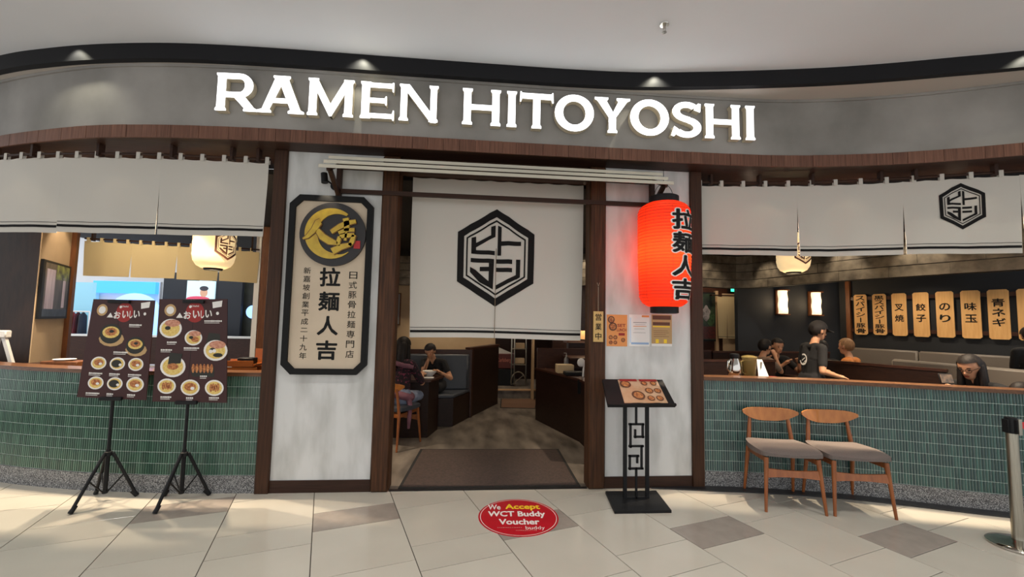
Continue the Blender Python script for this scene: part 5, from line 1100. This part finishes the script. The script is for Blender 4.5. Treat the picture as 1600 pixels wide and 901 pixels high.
def nbox(s0, s1, o0, o1, z0, z1): return MB().add([N3(s, o, z) for z in (z0, z1) for s, o in ((s0, o1), (s1, o1), (s1, o0), (s0, o0))], [(0,3,2,1),(4,5,6,7),(0,1,5,4),(1,2,6,5),(2,3,7,6),(3,0,4,7)])
f0, f1 = .02, sl_-.04; nbox(f0, f1, .002, .03, zb3, zt3).build('frame', 'rubber', t, fix=True)
M['fall_dark'] = mat('cliff_print', srgb(104, 92, 84), .4, col2=srgb(56, 52, 48), scale=8, stretch=(1, 1, .3)); M['fall_white'] = mat('water_print', srgb(226, 212, 226), .4, col2=srgb(176, 160, 180), scale=20, stretch=(1, 1, .1)); M['fall_green'] = mat('moss_print', srgb(150, 160, 84), .4, col2=srgb(44, 52, 28), scale=10); M['fall_blue'] = mat('pool_print', srgb(62, 74, 88), .4, col2=srgb(36, 44, 54), scale=9)
hh = zt3-zb3; ww = f1-f0
for (u0, u1, v0, v1, d, mm, nm) in ((.07, .93, .04, .96, .031, 'fall_dark', 'cliff_print'), (.45, .93, .7, .96, .0325, 'fall_green', 'moss_print'), (.12, .42, .16, .86, .0325, 'fall_white', 'waterfall_print'), (.72, .82, .2, .75, .0325, 'fall_white', 'side_fall_print'), (.07, .93, .04, .17, .0335, 'fall_blue', 'pool_print')): nbox(f0+ww*u0, f0+ww*u1, .03, d, zb3+hh*v0, zb3+hh*v1).build(nm, mm, t, fix=True)
lamp('picture_lamp', 'SPOT', N3(sl_*.4, .45, 2.9), 14, WARM, aim=N3(sl_*.6, 0, 1.9), size=.03, spot=80, blend=.5)
# white folding stand at far left
p0 = at_y(8, 540, .95); t = thing('folding_stand', 'white folding A-frame stand at the far left behind the rail', 'stand', (p0[0], .95, 0))
for x0_, x1_ in ((-.02, .13), (-.06, -.2)): MB().bar((p0[0]+x0_, .95, 1.28), (p0[0]+x1_*2.6, .95+.1, 0), .035, .03, up=(0, 1, 0)).build('leg', 'white_plastic', t)
MB().box(p0[0]-.1, p0[0]+.02, .92, .99, 1.26, 1.34).build('top_joint', 'white_plastic', t, bevel=.01)
# counter behind left rail with trays
t = thing('window_counter', 'dark timber counter behind the left half wall', 'counter', (-3.2, .4, 0)); MB().strip(WL.poly(2.0, WL.len-.03, -.17), WL.poly(2.0, WL.len-.03, -.6), .97, 1.0).build('worktop', 'brown_red', t); MB().strip(WL.poly(2.05, WL.len-.06, -.54), WL.poly(2.05, WL.len-.06, -.57), 0, .97).build('support_panel', 'brown_dark', t)
M['lacquer'] = mat('amber_lacquer', srgb(176, 104, 52), .25, coat=.4)
for k, (px, py, w_, lbl) in enumerate(((382, 572, .32, 'amber lacquered tray on the counter beside the right poster, lower one'), (378, 562, .3, 'amber lacquered tray on the counter beside the right poster, upper one'))):
    p = at_y(px, py, .36); z = 1.0+.062*k; t = thing('lacquer_tray', lbl, 'tray', (p[0], .36, z)); MB().box(p[0]-w_/2, p[0]+w_/2, .26, .46, z, z+.02).build('base', 'lacquer', t)
    for y0, y1 in ((.26, .275), (.445, .46)): MB().box(p[0]-w_/2, p[0]+w_/2, y0, y1, z+.02, z+.055).build('rim', 'lacquer', t)
p = at_y(388, 563, .36); tag(MB().box(p[0]-.08, p[0]+.06, .31, .42, 1.082, 1.14).build('condiment_box', 'rubber', bevel=.006), 'black condiment box on the upper lacquer tray', 'box')
p = at_y(401, 549, .42); tag(MB().box(p[0]-.035, p[0]+.035, .47, .476, 1.0, 1.22).build('table_notice', mat('amber_card', srgb(170, 96, 56), .5)), 'small upright amber card at the end of the left counter', 'card')
p = at_y(100, 556, .75); t = thing('plate_stack', 'timber shelf tray with white plates left of the left poster', 'tray', (p[0], .75, 1.0)); MB().box(p[0]-.14, p[0]+.2, .66, .86, 1.0, 1.05).build('tray', 'frame_wood', t, bevel=.004); MB().lathe((p[0]+.0, .76, 1.05), [(.06, 0), (.09, .014), (.09, .018)], 20).build('plate', 'white_plastic', t)
lamp('curtain_fill_lamp', 'SPOT', (-4.5, 1.55, 2.92), 30, (1, .86, .62), aim=(-4.5, 2.75, 2.3), size=.05, spot=120, blend=.8)  # unseen spot added to brighten the linen curtain
# linen curtain on the far side of the room
A2, B2 = at_y(130, 400, 2.45), at_y(404, 415, 3.0); NB = Path([A2[:2], (A2[:2]+B2[:2])/2+np.array((.05, -.06)), B2[:2]])
dd = [0, d_of(NB, 202), d_of(NB, 272), d_of(NB, 338), NB.len]
noren('linen_curtain', 'short beige linen curtain with slits hung across the far window of the left room', 'curtain', NB, dd, 2.545, 2.06, cloth='cream_cloth', stripes=False, loops=[NB.len*(i+.3)/14 for i in range(14)], seed=8, amp=.01)
curtain_rod('dark curtain rod above the beige linen curtain', NB, 0, NB.len, 2.578, [.1, NB.len-.1], top=2.95)
# far window frame and view into the mall beyond
fx0, fx1 = at_y(396, 480, 3.05)[0], at_y(404, 480, 3.05)[0]
win = struct(MB().box(fx0, fx1, 3.02, 3.1, .75, 2.95), 'window_1', 'white_plastic', origin=(0,0,0))
x0, x1 = at_y(405, 480, 3.05)[0], at_y(420, 480, 3.05)[0]; struct(MB().box(x0, x1+.5, 3.02, 3.12, 0, 2.95), 'wall_window_side', 'frame_wood', origin=(0,0,0))
struct(MB().box(cb[0]-.1, fx1, 2.98, 3.1, 0, .74), 'wall_window_sill', 'brown_dark', origin=(0,0,0)); MB().box(cb[0]-.1, fx1, 2.9, 3.12, .74, .77).build('window_sill', 'white_plastic', win)
struct(MB().box(-2.3, -2.2, 3.1, 6.6, 0, 2.98), 'wall_divider', 'brown_dark', origin=(0,0,0))
struct(MB().box(-16, -2.3, 6.6, 11, -.08, -.001), 'floor_concourse', 'tile', origin=(0,0,0)); struct(MB().box(-16, -2.3, 6.6, 11, 3.9, 3.98), 'ceiling_concourse', 'ceiling', origin=(0,0,0)); struct(MB().box(-16, -2.3, 10.9, 11, 0, 3.9), 'wall_concourse', 'ceiling', origin=(0,0,0))
for x in (-12, -9, -6): lamp('concourse_lamp', 'POINT', (x, 8.4, 3.6), 26, (1, .97, .93), size=.3)
YS = 9.6
def shop_panel(label, nm, cat, px0, py0, px1, py1, m_, dep=.12, Y=YS):
    a, b = at_y(px0, py0, Y), at_y(px1, py1, Y); return tag(MB().box(a[0], b[0], Y, Y+dep, b[2], a[2]).build(nm, m_), label, cat), a, b
M['screen_blue'] = mat('blue_lightbox', (.02, .2, .6), .4, emit=(.05, .30, .85), estr=.9); M['screen_pale'] = mat('pale_blue_lightbox', (.3, .5, .9), .4, emit=(.22, .42, .90), estr=.95); M['shop_white'] = mat('shop_white', srgb(214, 218, 222), .5); M['dark_blue_wall'] = mat('dark_shop_blue', srgb(22, 28, 38), .6); M['clothes'] = mat('dark_clothes', srgb(40, 38, 48), .9, col2=srgb(96, 30, 38), scale=6, stretch=(4, 4, .3)); M['glass_teal'] = mat('teal_window', srgb(120, 170, 190), .3, emit=(.2, .42, .55), estr=.35)
t = thing('lightbox_sign', 'bright blue shop light box across the mall concourse', 'sign', at_y(195, 460, YS)); a, b = at_y(146, 438, YS), at_y(242, 459, YS); MB().box(a[0], b[0], YS, YS+.15, b[2], a[2]).build('face', 'screen_blue', t); MB().box(a[0]-.03, b[0]+.03, YS+.15, YS+.25, 0, a[2]+.02).build('support', 'shop_white', t)
c = at_y(210, 500, YS-.1); t = thing('round_sign', 'huge round pale blue lit sign behind the posters', 'sign', (c[0], YS-.1, 0)); rr = at_y(255, 500, YS-.1)[0]-c[0]; MB().tube([(c[0], YS-.1, c[2]), (c[0], YS-.16, c[2])], rr, 40).build('face', 'screen_pale', t); MB().box(c[0]-rr, c[0]+rr, YS-.1, YS-.02, 0, c[2]).build('base', 'shop_white', t)
shop_panel('dark shopfront panel left of the portrait screen across the concourse', 'shopfront_panel', 'panel', 257, 425, 293, 640, 'dark_blue_wall'); shop_panel('dark shopfront panel right of the portrait screen across the concourse', 'shopfront_panel', 'panel', 333, 425, 366, 640, 'dark_blue_wall')
a, b = at_y(293, 438, YS-.06), at_y(334, 471, YS-.06); t = thing('portrait_screen', 'lit screen showing a dark haired person, above the right poster', 'screen', ((a[0]+b[0])/2, YS, b[2])); MB().box(a[0], b[0], YS-.06, YS, b[2], a[2]).build('panel', mat('screen_sky', (.4, .55, .6), .4, emit=(.32, .46, .52), estr=.8), t)
sw_, sh_ = b[0]-a[0], a[2]-b[2]; em = lambda n, c_, k=.5: mat(n, c_, .5, emit=c_, estr=k)
def sdisc(nm, u, v, ru, rv, m_, d): MB().add([(a[0]+sw_*(u+ru*cos(q)), YS-.061-d, b[2]+sh_*(v+rv*sin(q))) for q in np.linspace(0, 2*pi, 23)[:-1]], [tuple(range(22))]).build(nm, m_, t)
sdisc('shirt_image', .42, .12, .42, .13, em('screen_red', (.45, .05, .1)), .001); sdisc('face_image', .62, .43, .14, .22, em('screen_skin', (.42, .24, .16)), .002); sdisc('hair_image', .62, .63, .16, .12, em('screen_hair', (.02, .02, .03)), .003)
MB().box(a[0], b[0], YS-.02, YS+.06, 0, b[2]).build('stand', 'dark_blue_wall', t)
shop_panel('dim shop interior with planting right of the dark panels', 'shop_interior', 'panel', 366, 425, 398, 700, mat('dim_shop', srgb(50, 54, 46), .6, col2=srgb(24, 26, 24), scale=2.0), .05, YS+.2); c = at_y(392, 487, YS); t = thing('round_sign', 'small round blue lit sign beside the white window post', 'sign', (c[0], YS, c[2]-.2)); MB().tube([(c[0], YS+.2, c[2]), (c[0], YS+.12, c[2])], .2, 28).build('face', 'screen_pale', t); MB().box(c[0]-.03, c[0]+.03, YS+.14, YS+.19, 0, c[2]).build('pole', 'dark_blue_wall', t)
shop_panel('pale shop window left of the blue light box', 'shop_window', 'window', 104, 440, 128, 700, 'glass_teal'); a, b = at_y(100, 487, YS-.2), at_y(134, 545, YS-.2)
for k in range(5):
    x = a[0]+(b[0]-a[0])*(k+.5)/5; tag(MB().lathe((x, YS-.3, b[2]), [(.1, 0), (.11, .3), (.09, a[2]-b[2]-.1), (.02, a[2]-b[2])], 10, sx=.5, sy=1.4).build('hanging_garment', ['clothes', 'dark_blue_wall', 'dark_red'][k % 3]), ('first', 'second', 'third', 'fourth', 'fifth')[k]+' garment from the left on the far rail across the concourse', 'garment', 'garments on the far rail')
t = thing('garment_rail', 'white garment rail across the concourse', 'rail', ((a[0]+b[0])/2, YS-.3, 0)); MB().tube([(a[0]-.1, YS-.3, a[2]+.02), (b[0]+.1, YS-.3, a[2]+.02)], .02, 8).build('bar', 'white_plastic', t)
for x in (a[0]-.1, b[0]+.1): MB().tube([(x, YS-.3, 0), (x, YS-.3, a[2]+.02)], .02, 8).build('upright', 'white_plastic', t)
t = thing('shop_counter', 'long white counter of the shop across the concourse', 'counter', (at_y(260, 540, YS)[0], YS-.7, 0)); a, b = at_y(100, 526, YS-.7), at_y(400, 526, YS-.7); MB().box(a[0], b[0], YS-.75, YS-.55, .0, b[2]-.05).build('front', 'brown_red', t); MB().box(a[0], b[0], YS-.8, YS-.5, b[2]-.05, b[2]).build('top', 'white_plastic', t)
# ================================================================ PEOPLE
def capsule_mb(mb, p, q, r0, r1):
    p, q = np.array(p, float), np.array(q, float); d = q-p; L_ = np.linalg.norm(d); d = d/(L_+1e-9); P_, R_ = [], []
    for a in (80, 55, 28): P_.append(p-d*r0*sin(radians(a))); R_.append(r0*cos(radians(a)))
    P_ += [p, q]; R_ += [r0, r1]
    for a in (28, 55, 80): P_.append(q+d*r1*sin(radians(a))); R_.append(r1*cos(radians(a)))
    mb.tube(P_, R_, 12)
def elbow(s, h, l1, l2, hint):
    s, h, hint = np.array(s), np.array(h), np.array(hint, float); d = h-s; L_ = np.linalg.norm(d); u = d/L_; L_ = min(L_, (l1+l2)*.995); a = (l1*l1-l2*l2+L_*L_)/(2*L_); k = sqrt(max(0, l1*l1-a*a)); hv = hint-u*(hint@u); hv /= np.linalg.norm(hv); return s+u*a+hv*k, s+u*L_
def person(label, at, face, pose='sit', seat=.46, lean=.12, nod=.0, turn=0., hands=None, mats=('skin', 'black_shirt', 'dark_trousers', 'white_shoe'), hair='short', hair_m='hair', sc=1., sleeve=.6, vox=.0085, facial=True, girth=1.):
    F = np.array((cos(face), sin(face), 0)); Lf = np.array((-F[1], F[0], 0)); Z = np.array((0, 0, 1.)); O = np.array((at[0], at[1], 0.)); prim = []
    hipz = (seat+.085) if pose == 'sit' else .90*sc
    W = lambda f, l, z: O+F*f+Lf*l+Z*z
    hip = W(0, 0, hipz); tv = F*sin(lean)+Z*cos(lean); bv = F*cos(lean)-Z*sin(lean)
    T = lambda f, l, u: hip+bv*f*sc+Lf*l*sc+tv*u*sc
    cap = lambda p, q, a, b, m_: prim.append((np.array(p), np.array(q), a*sc, b*sc, m_))
    g = girth
    cap(T(0, -.075, .02), T(0, .075, .02), .115*g, .115*g, 2); cap(T(.01, -.04*g, .1), T(.0, -.05*g, .26), .105*g, .11, 1); cap(T(.01, .04*g, .1), T(.0, .05*g, .26), .105*g, .11, 1)
    cap(T(-.005, -.075, .30), T(-.01, -.09, .40), .098, .075, 1); cap(T(-.005, .075, .30), T(-.01, .09, .40), .098, .075, 1); cap(T(-.01, -.15, .435), T(-.01, .15, .435), .055, .055, 1)
    cap(T(-.005, 0, .44), T(.012, 0, .54), .055, .047, 0)
    ta = face+turn; hF = np.array((cos(ta), sin(ta), 0)); hL = np.array((-hF[1], hF[0], 0)); n_ = lean*.5+nod; hU = hF*sin(n_)+Z*cos(n_); hX = hF*cos(n_)-Z*sin(n_); hc = T(.02, 0, .54)+hU*.102*sc+hX*.015*sc
    Hd = lambda f, l, u: hc+(hX*f+hL*l+hU*u)*sc
    cap(Hd(-.02, 0, .035), Hd(.0, 0, .03), .088, .086, 0); cap(Hd(.02, 0, .01), Hd(.035, 0, -.065), .07, .045, 0); cap(Hd(.08, 0, .0), Hd(.096, 0, -.025), .010, .014, 0)
    for s in (-1, 1): cap(Hd(-.005, s*.082, .012), Hd(-.005, s*.082, -.018), .014, .012, 0)
    if pose == 'sit':
        for s in (-1, 1):
            k = W(.42*sc, s*.115, hipz-.01); an = W(.44*sc, s*.115, .09); cap(W(.02, s*.09, hipz), k, .088*g, .06, 2); cap(k, an, .058, .04, 2); cap(an-Z*.035, W(.57*sc, s*.125, .045), .042, .034, 3)
    else:
        for s in (-1, 1):
            k = W(.02, s*.09, .48*sc); an = W(-.01, s*.095, .09); cap(W(0, s*.085, hipz-.02), k, .09*g, .062, 2); cap(k, an, .06, .042, 2); cap(an-Z*.035, W(.14, s*.11, .042), .044, .036, 3)
    for i, s in enumerate((-1, 1)):                       # right arm, left arm
        sh_ = T(-.01, s*.185, .425); tg = W(*hands[i]) if hands else (W(.25, s*.22, hipz+.12))
        el, wr = elbow(sh_, tg, .29*sc, .25*sc, -Z*.8+Lf*s*(.55 if pose == 'sit' else .2)-F*.3); m1 = sh_+(el-sh_)*sleeve; cap(sh_, m1, .054, .05, 1); cap(m1, el, .042, .038, 0 if sleeve < 1 else 1); cap(el, wr, .037, .026, 0 if sleeve <= 1 else 1)
        d = (wr-el)/np.linalg.norm(wr-el); side = np.cross(d, Z); side = side/(np.linalg.norm(side)+1e-6)*(-s); nrm_ = np.cross(side, d); pm = wr+d*.045*sc
        cap(wr, pm+d*.02, .026, .030, 0); cap(pm-side*.018+d*.01, pm+side*.018+d*.01, .02, .02, 0)
        for k in range(4):
            o_ = pm+side*(.030-.02*k)+d*.04*sc; l_ = (.036, .042, .04, .031)[k]; j = o_+d*l_-nrm_*.008*0; q = j+(d*.55-np.array((0, 0, 1))*.8)*.026; cap(pm+side*(.026-.018*k)+d*.02, j, .0098, .009, 0); cap(j, q, .009, .008, 0)
        cap(pm-d*.025+side*.022, pm+side*.052+d*.012, .012, .011, 0); cap(pm+side*.052+d*.012, pm+side*.054+d*.04-Z*.012, .011, .009, 0)
    mb = MB()
    for p, q, a, b, _ in prim: capsule_mb(mb, p, q, a, b)
    me = mb.mesh('body', 'skin'); tmp = bpy.data.objects.new('tmp', me); COL.objects.link(tmp)
    rm = tmp.modifiers.new('r', 'REMESH'); rm.mode = 'VOXEL'; rm.voxel_size = vox; sm = tmp.modifiers.new('s', 'SMOOTH'); sm.factor = .5; sm.iterations = 3
    bpy.context.view_layer.update(); me2 = bpy.data.meshes.new_from_object(tmp.evaluated_get(bpy.context.evaluated_depsgraph_get())); bpy.data.objects.remove(tmp); bpy.data.meshes.remove(me)
    n = len(me2.polygons); ce = np.empty(n*3); me2.polygons.foreach_get('center', ce); ce = ce.reshape(-1, 3); best = np.full(n, 1e9); idx = np.zeros(n, int)
    for p, q, a, b, m_ in prim:
        d = q-p; L2 = max(d@d, 1e-12); t_ = np.clip(((ce-p)@d)/L2, 0, 1); dist = np.linalg.norm(ce-p-t_[:, None]*d, axis=1)-(a+(b-a)*t_); k = dist < best; best[k] = dist[k]; idx[k] = m_
    me2.materials.clear()
    for m_ in mats: me2.materials.append(M[m_])
    me2.polygons.foreach_set('material_index', idx); me2.polygons.foreach_set('use_smooth', [True]*n); base = (at[0], at[1], 0.); me2.transform(Matrix.Translation(-Vector(base)))
    t = thing('person', label, 'person', base); o = bpy.data.objects.new('body', me2); COL.objects.link(o); o.parent = t
    def shell(rf, rl, ru, keep, off=(0, 0, .012), seg=26, rings=20):
        vs, fs = [], []
        for j in range(rings+1):
            for i in range(seg): th, ph = 2*pi*i/seg, pi*j/rings; vs.append((sin(ph)*cos(th), sin(ph)*sin(th), cos(ph)))
        for j in range(rings):
            for i in range(seg):
                q = (j*seg+i, (j+1)*seg+i, (j+1)*seg+(i+1) % seg, j*seg+(i+1) % seg); c = np.mean([vs[k] for k in q], 0)
                if keep(*c): fs.append(q)
        return [Hd(v[0]*rf+off[0], v[1]*rl+off[1], v[2]*ru+off[2]) for v in vs], fs
    if hair:
        vs, fs = shell(.107, .0945, .108, lambda f, l, u: u > (-.80 if f < -.2 else -.55) and not (f > .25 and u < .42+.12*abs(l)) and not (abs(l) > .82 and u < .0 and f > -.2), off=(-.013, 0, .029)); mb = MB().add(vs, fs)
        if hair == 'long':
            
            for l_, f_, q_ in ((-.03, -.065, .06), (.03, -.065, .06), (-.078, -.02, .03), (.078, -.02, .03)): p_ = Hd(f_, l_, .01); capsule_mb(mb, p_, p_-Z*.22*sc-hF*(.035 if abs(l_) < .05 else .01)+hL*l_*.15, q_*sc, q_*1.05*sc)
        if hair == 'tied': capsule_mb(mb, Hd(-.09, 0, -.0), Hd(-.115, 0, -.03), .045*sc, .04*sc)
        mb.build('hair', hair_m, t, smooth=60)
    if facial:
        for s in (-1, 1):
            MB().ball(Hd(.078, s*.031, .008), (.009, .009, .006), 8, 6).build('eye', 'ink_flat', t); MB().bar(Hd(.082, s*.018, .03), Hd(.076, s*.046, .03), .006, .006, up=tuple(hX)).build('eyebrow', hair_m, t)
        MB().bar(Hd(.083, -.018, -.058), Hd(.083, .018, -.058), .006, .007, up=tuple(hX)).build('mouth', 'dark_red', t)
    return t, Hd, T, W
M['black_shirt'] = mat('black_cotton', srgb(20, 19, 21), .9); M['dark_trousers'] = mat('dark_trousers', srgb(24, 23, 26), .9); M['white_shoe'] = mat('white_shoe', srgb(206, 198, 190), .7); M['jeans'] = mat('light_denim', srgb(140, 150, 172), .9, col2=srgb(116, 126, 150), scale=20)
M['floral'] = mat('dark_floral_cotton', srgb(32, 20, 28), .9, col2=srgb(120, 48, 72), scale=34, detail=2, lo=.56, hi=.66); M['mauve'] = mat('mauve_knit', srgb(136, 92, 104), .95, col2=srgb(112, 74, 88), scale=12); M['orange_shirt'] = mat('orange_shirt', srgb(196, 120, 58), .9); M['tan_shirt'] = mat('tan_shirt', srgb(146, 124, 108), .9, col2=srgb(126, 106, 92), scale=14); M['cap_grey'] = mat('dark_cap', srgb(38, 34, 34), .85); M['grey_sleeve'] = mat('grey_cloth', srgb(70, 72, 82), .9)
# woman just inside the door, back to the viewer
t, Hd, T, W = person('person in dark floral top and jeans seated back to the viewer at the booth', (-.93, 1.50), radians(66), seat=.47, lean=.16, nod=.15, hands=((.42, -.12, .80), (.42, .14, .80)), mats=('skin', 'floral', 'jeans', 'white_shoe'), hair='long', sleeve=.9, facial=False, girth=1.22)
mb = MB(); ring_ = [T(.155*cos(a)-.005, .205*sin(a), .045+.02*cos(2*a)) for a in np.linspace(0, 2*pi, 29)]; mb.tube(ring_, .048, 10); mb.tube([T(-.05, -.2, .06), T(-.03, -.235, -.06), T(.0, -.23, -.22), T(.02, -.225, -.34)], [.035, .032, .026, .015], 8); mb.build('tied_jacket', 'mauve', t, smooth=70)
mb = MB(); mb.tube([T(-.02, -.21, .40), T(-.1, -.13, .40), T(-.12, 0, .43), T(-.1, .13, .40), T(-.02, .2, .40)], .03, 10); mb.build('shawl', 'mauve', t, smooth=70)
# boy facing the viewer
t, Hd, T, W = person('person in a black T-shirt eating with head bent at the booth table, facing the entrance', (-.52, 2.62), radians(-112), seat=.46, lean=.30, nod=.45, hands=((.30, .02, .98), (.33, .22, .79)), hair='short', sc=.9, sleeve=.55)
tag(MB().tube([W(.34, .02, 1.02), W(.42, .03, .84)], .004, 6).build('chopsticks', 'frame_wood'), 'thin chopsticks in the hand of the eating person at the booth', 'chopsticks')
# waiter in black with cap
t, Hd, T, W = person('person in black with dark cap and round back emblem standing in the dining room', (4.28, 1.08), radians(-8), pose='stand', lean=.1, nod=.1, turn=.0, hands=((.22, -.16, .95), (.24, .16, .98)), hair='short', sc=.97, sleeve=.7)
mb = MB(); vs, fs = [], []; seg = 24
for j in range(9):
    for i in range(seg): ph = radians(90*j/8); vs.append(Hd(-.008+.108*cos(2*pi*i/seg)*max(sin(ph), .02), .096*sin(2*pi*i/seg)*max(sin(ph), .02), .045+.105*cos(ph)))
for j in range(8):
    for i in range(seg): fs.append((j*seg+i, (j+1)*seg+i, (j+1)*seg+(i+1) % seg, j*seg+(i+1) % seg))
mb.add(vs, fs); mb.grid(lambda i, j: Hd(.075+.11*j*(1-.35*(2*i-1)**2), (2*i-1)*.08*(1-.15*j), .05-.02*j-.012*(2*i-1)**2), 10, 4, thick=(0, 0, -.006)); mb.build('cap', 'cap_grey', t, smooth=60)
def back_emblem(t, T, s=1.):
    mb = MB(); n = 26
    for k in range(n):
        a0, a1 = radians(60+k*(285/n)), radians(60+(k+1)*(285/n)); mb.add([T(-.1225, .075*cos(a), .26+.075*sin(a)) if r == 1 else T(-.1225, .055*cos(a), .26+.055*sin(a)) for r, a in ((1, a0), (1, a1), (0, a1), (0, a0))], [(0, 1, 2, 3)])
    for p, q in (((-.03, .29), (.03, .25)), ((.0, .22), (-.05, .21)), ((-.06, .26), (-.02, .235))): mb.add([T(-.1225, p[0], p[1]), T(-.1225, q[0], q[1]), T(-.1225, q[0], q[1]-.014), T(-.1225, p[0], p[1]-.014)], [(0, 1, 2, 3)])
    mb.build('back_emblem', 'white_print', t)
back_emblem(t, T)
# second waiter at the right edge
t, Hd, T, W = person('person in black with a printed emblem at the right edge of the picture', (6.86, .58), radians(60), pose='stand', lean=.25, nod=.2, hands=((.4, -.1, 1.0), (.4, .1, 1.0)), hair='short', sc=.98, sleeve=.7, vox=.012); back_emblem(t, T)
# couple at the far table
person('person in tan top with raised hands, left of the couple at the far table', (4.46, 2.40), radians(10), seat=.50, lean=.22, nod=.05, hands=((.34, -.02, 1.06), (.36, .2, .98)), mats=('skin', 'tan_shirt', 'dark_trousers', 'white_shoe'), hair='short', vox=.011, sleeve=.7)
person('person with black hair facing the viewer, right one of the couple at the far table', (4.96, 2.72), radians(-95), seat=.50, lean=.15, nod=.1, hands=((.38, -.05, .96), (.40, .16, .98)), mats=('skin', 'black_shirt', 'dark_trousers', 'white_shoe'), hair='tied', vox=.011)
# two diners seen from behind over the partition
person('person with dark hair seen from behind, next to the blond diner', (5.34, 2.12), radians(70), seat=.50, lean=.1, hands=((.35, -.1, .85), (.35, .1, .85)), mats=('skin', 'black_shirt', 'dark_trousers', 'white_shoe'), hair='short', vox=.013, facial=False)
person('person with light brown hair and orange top, seen from behind over the partition', (5.72, 2.0), radians(115), seat=.53, lean=.1, hands=((.35, -.1, .85), (.35, .1, .85)), mats=('skin', 'orange_shirt', 'dark_trousers', 'white_shoe'), hair='short', hair_m='hair_brown', vox=.013, facial=False)
# woman with glasses behind the rail
t, Hd, T, W = person('person with long black hair and glasses bending over a phone behind the right rail', (5.12, -.14), radians(192), seat=.48, lean=.24, nod=.26, hands=((.46, -.10, .90), (.54, .10, .97)), mats=('skin', 'black_shirt', 'dark_trousers', 'white_shoe'), hair='long', sleeve=1.1)
mb = MB()
for s in (-1, 1): mb.tube([Hd(.093, s*.033+.024*cos(a), .008+.019*sin(a)) for a in np.linspace(0, 2*pi, 17)], .0022, 6); mb.tube([Hd(.092, s*.057, .012), Hd(.02, s*.086, .018)], .002, 5)
mb.tube([Hd(.094, -.009, .01), Hd(.094, .009, .01)], .002, 5); mb.build('glasses', 'ink_flat', t)
ph = at_y(1478, 591, -.36); t2 = thing('smartphone', 'dark smartphone held up by the person with glasses', 'phone', (ph[0], -.36, ph[2]-.06)); MB().obox((ph[0], -.36, ph[2]), (.07, 0, 0), (0, .004, 0), (0, .01, .045)).build('case', 'rubber', t2, bevel=.003); MB().obox((ph[0], -.367, ph[2]), (.062, 0, 0), (0, .001, 0), (0, .01, .038)).build('screen', mat('photo_screen', srgb(80, 66, 52), .3, col2=srgb(140, 112, 84), scale=30), t2)
person('person with dark hair at the rail in the bottom right corner of the dining room', (5.16, -.50), radians(185), seat=.40, sc=.8, lean=.2, nod=.3, hands=((.3, -.06, .75), (.3, .06, .75)), mats=('skin', 'grey_sleeve', 'dark_trousers', 'white_shoe'), hair='short', vox=.012)
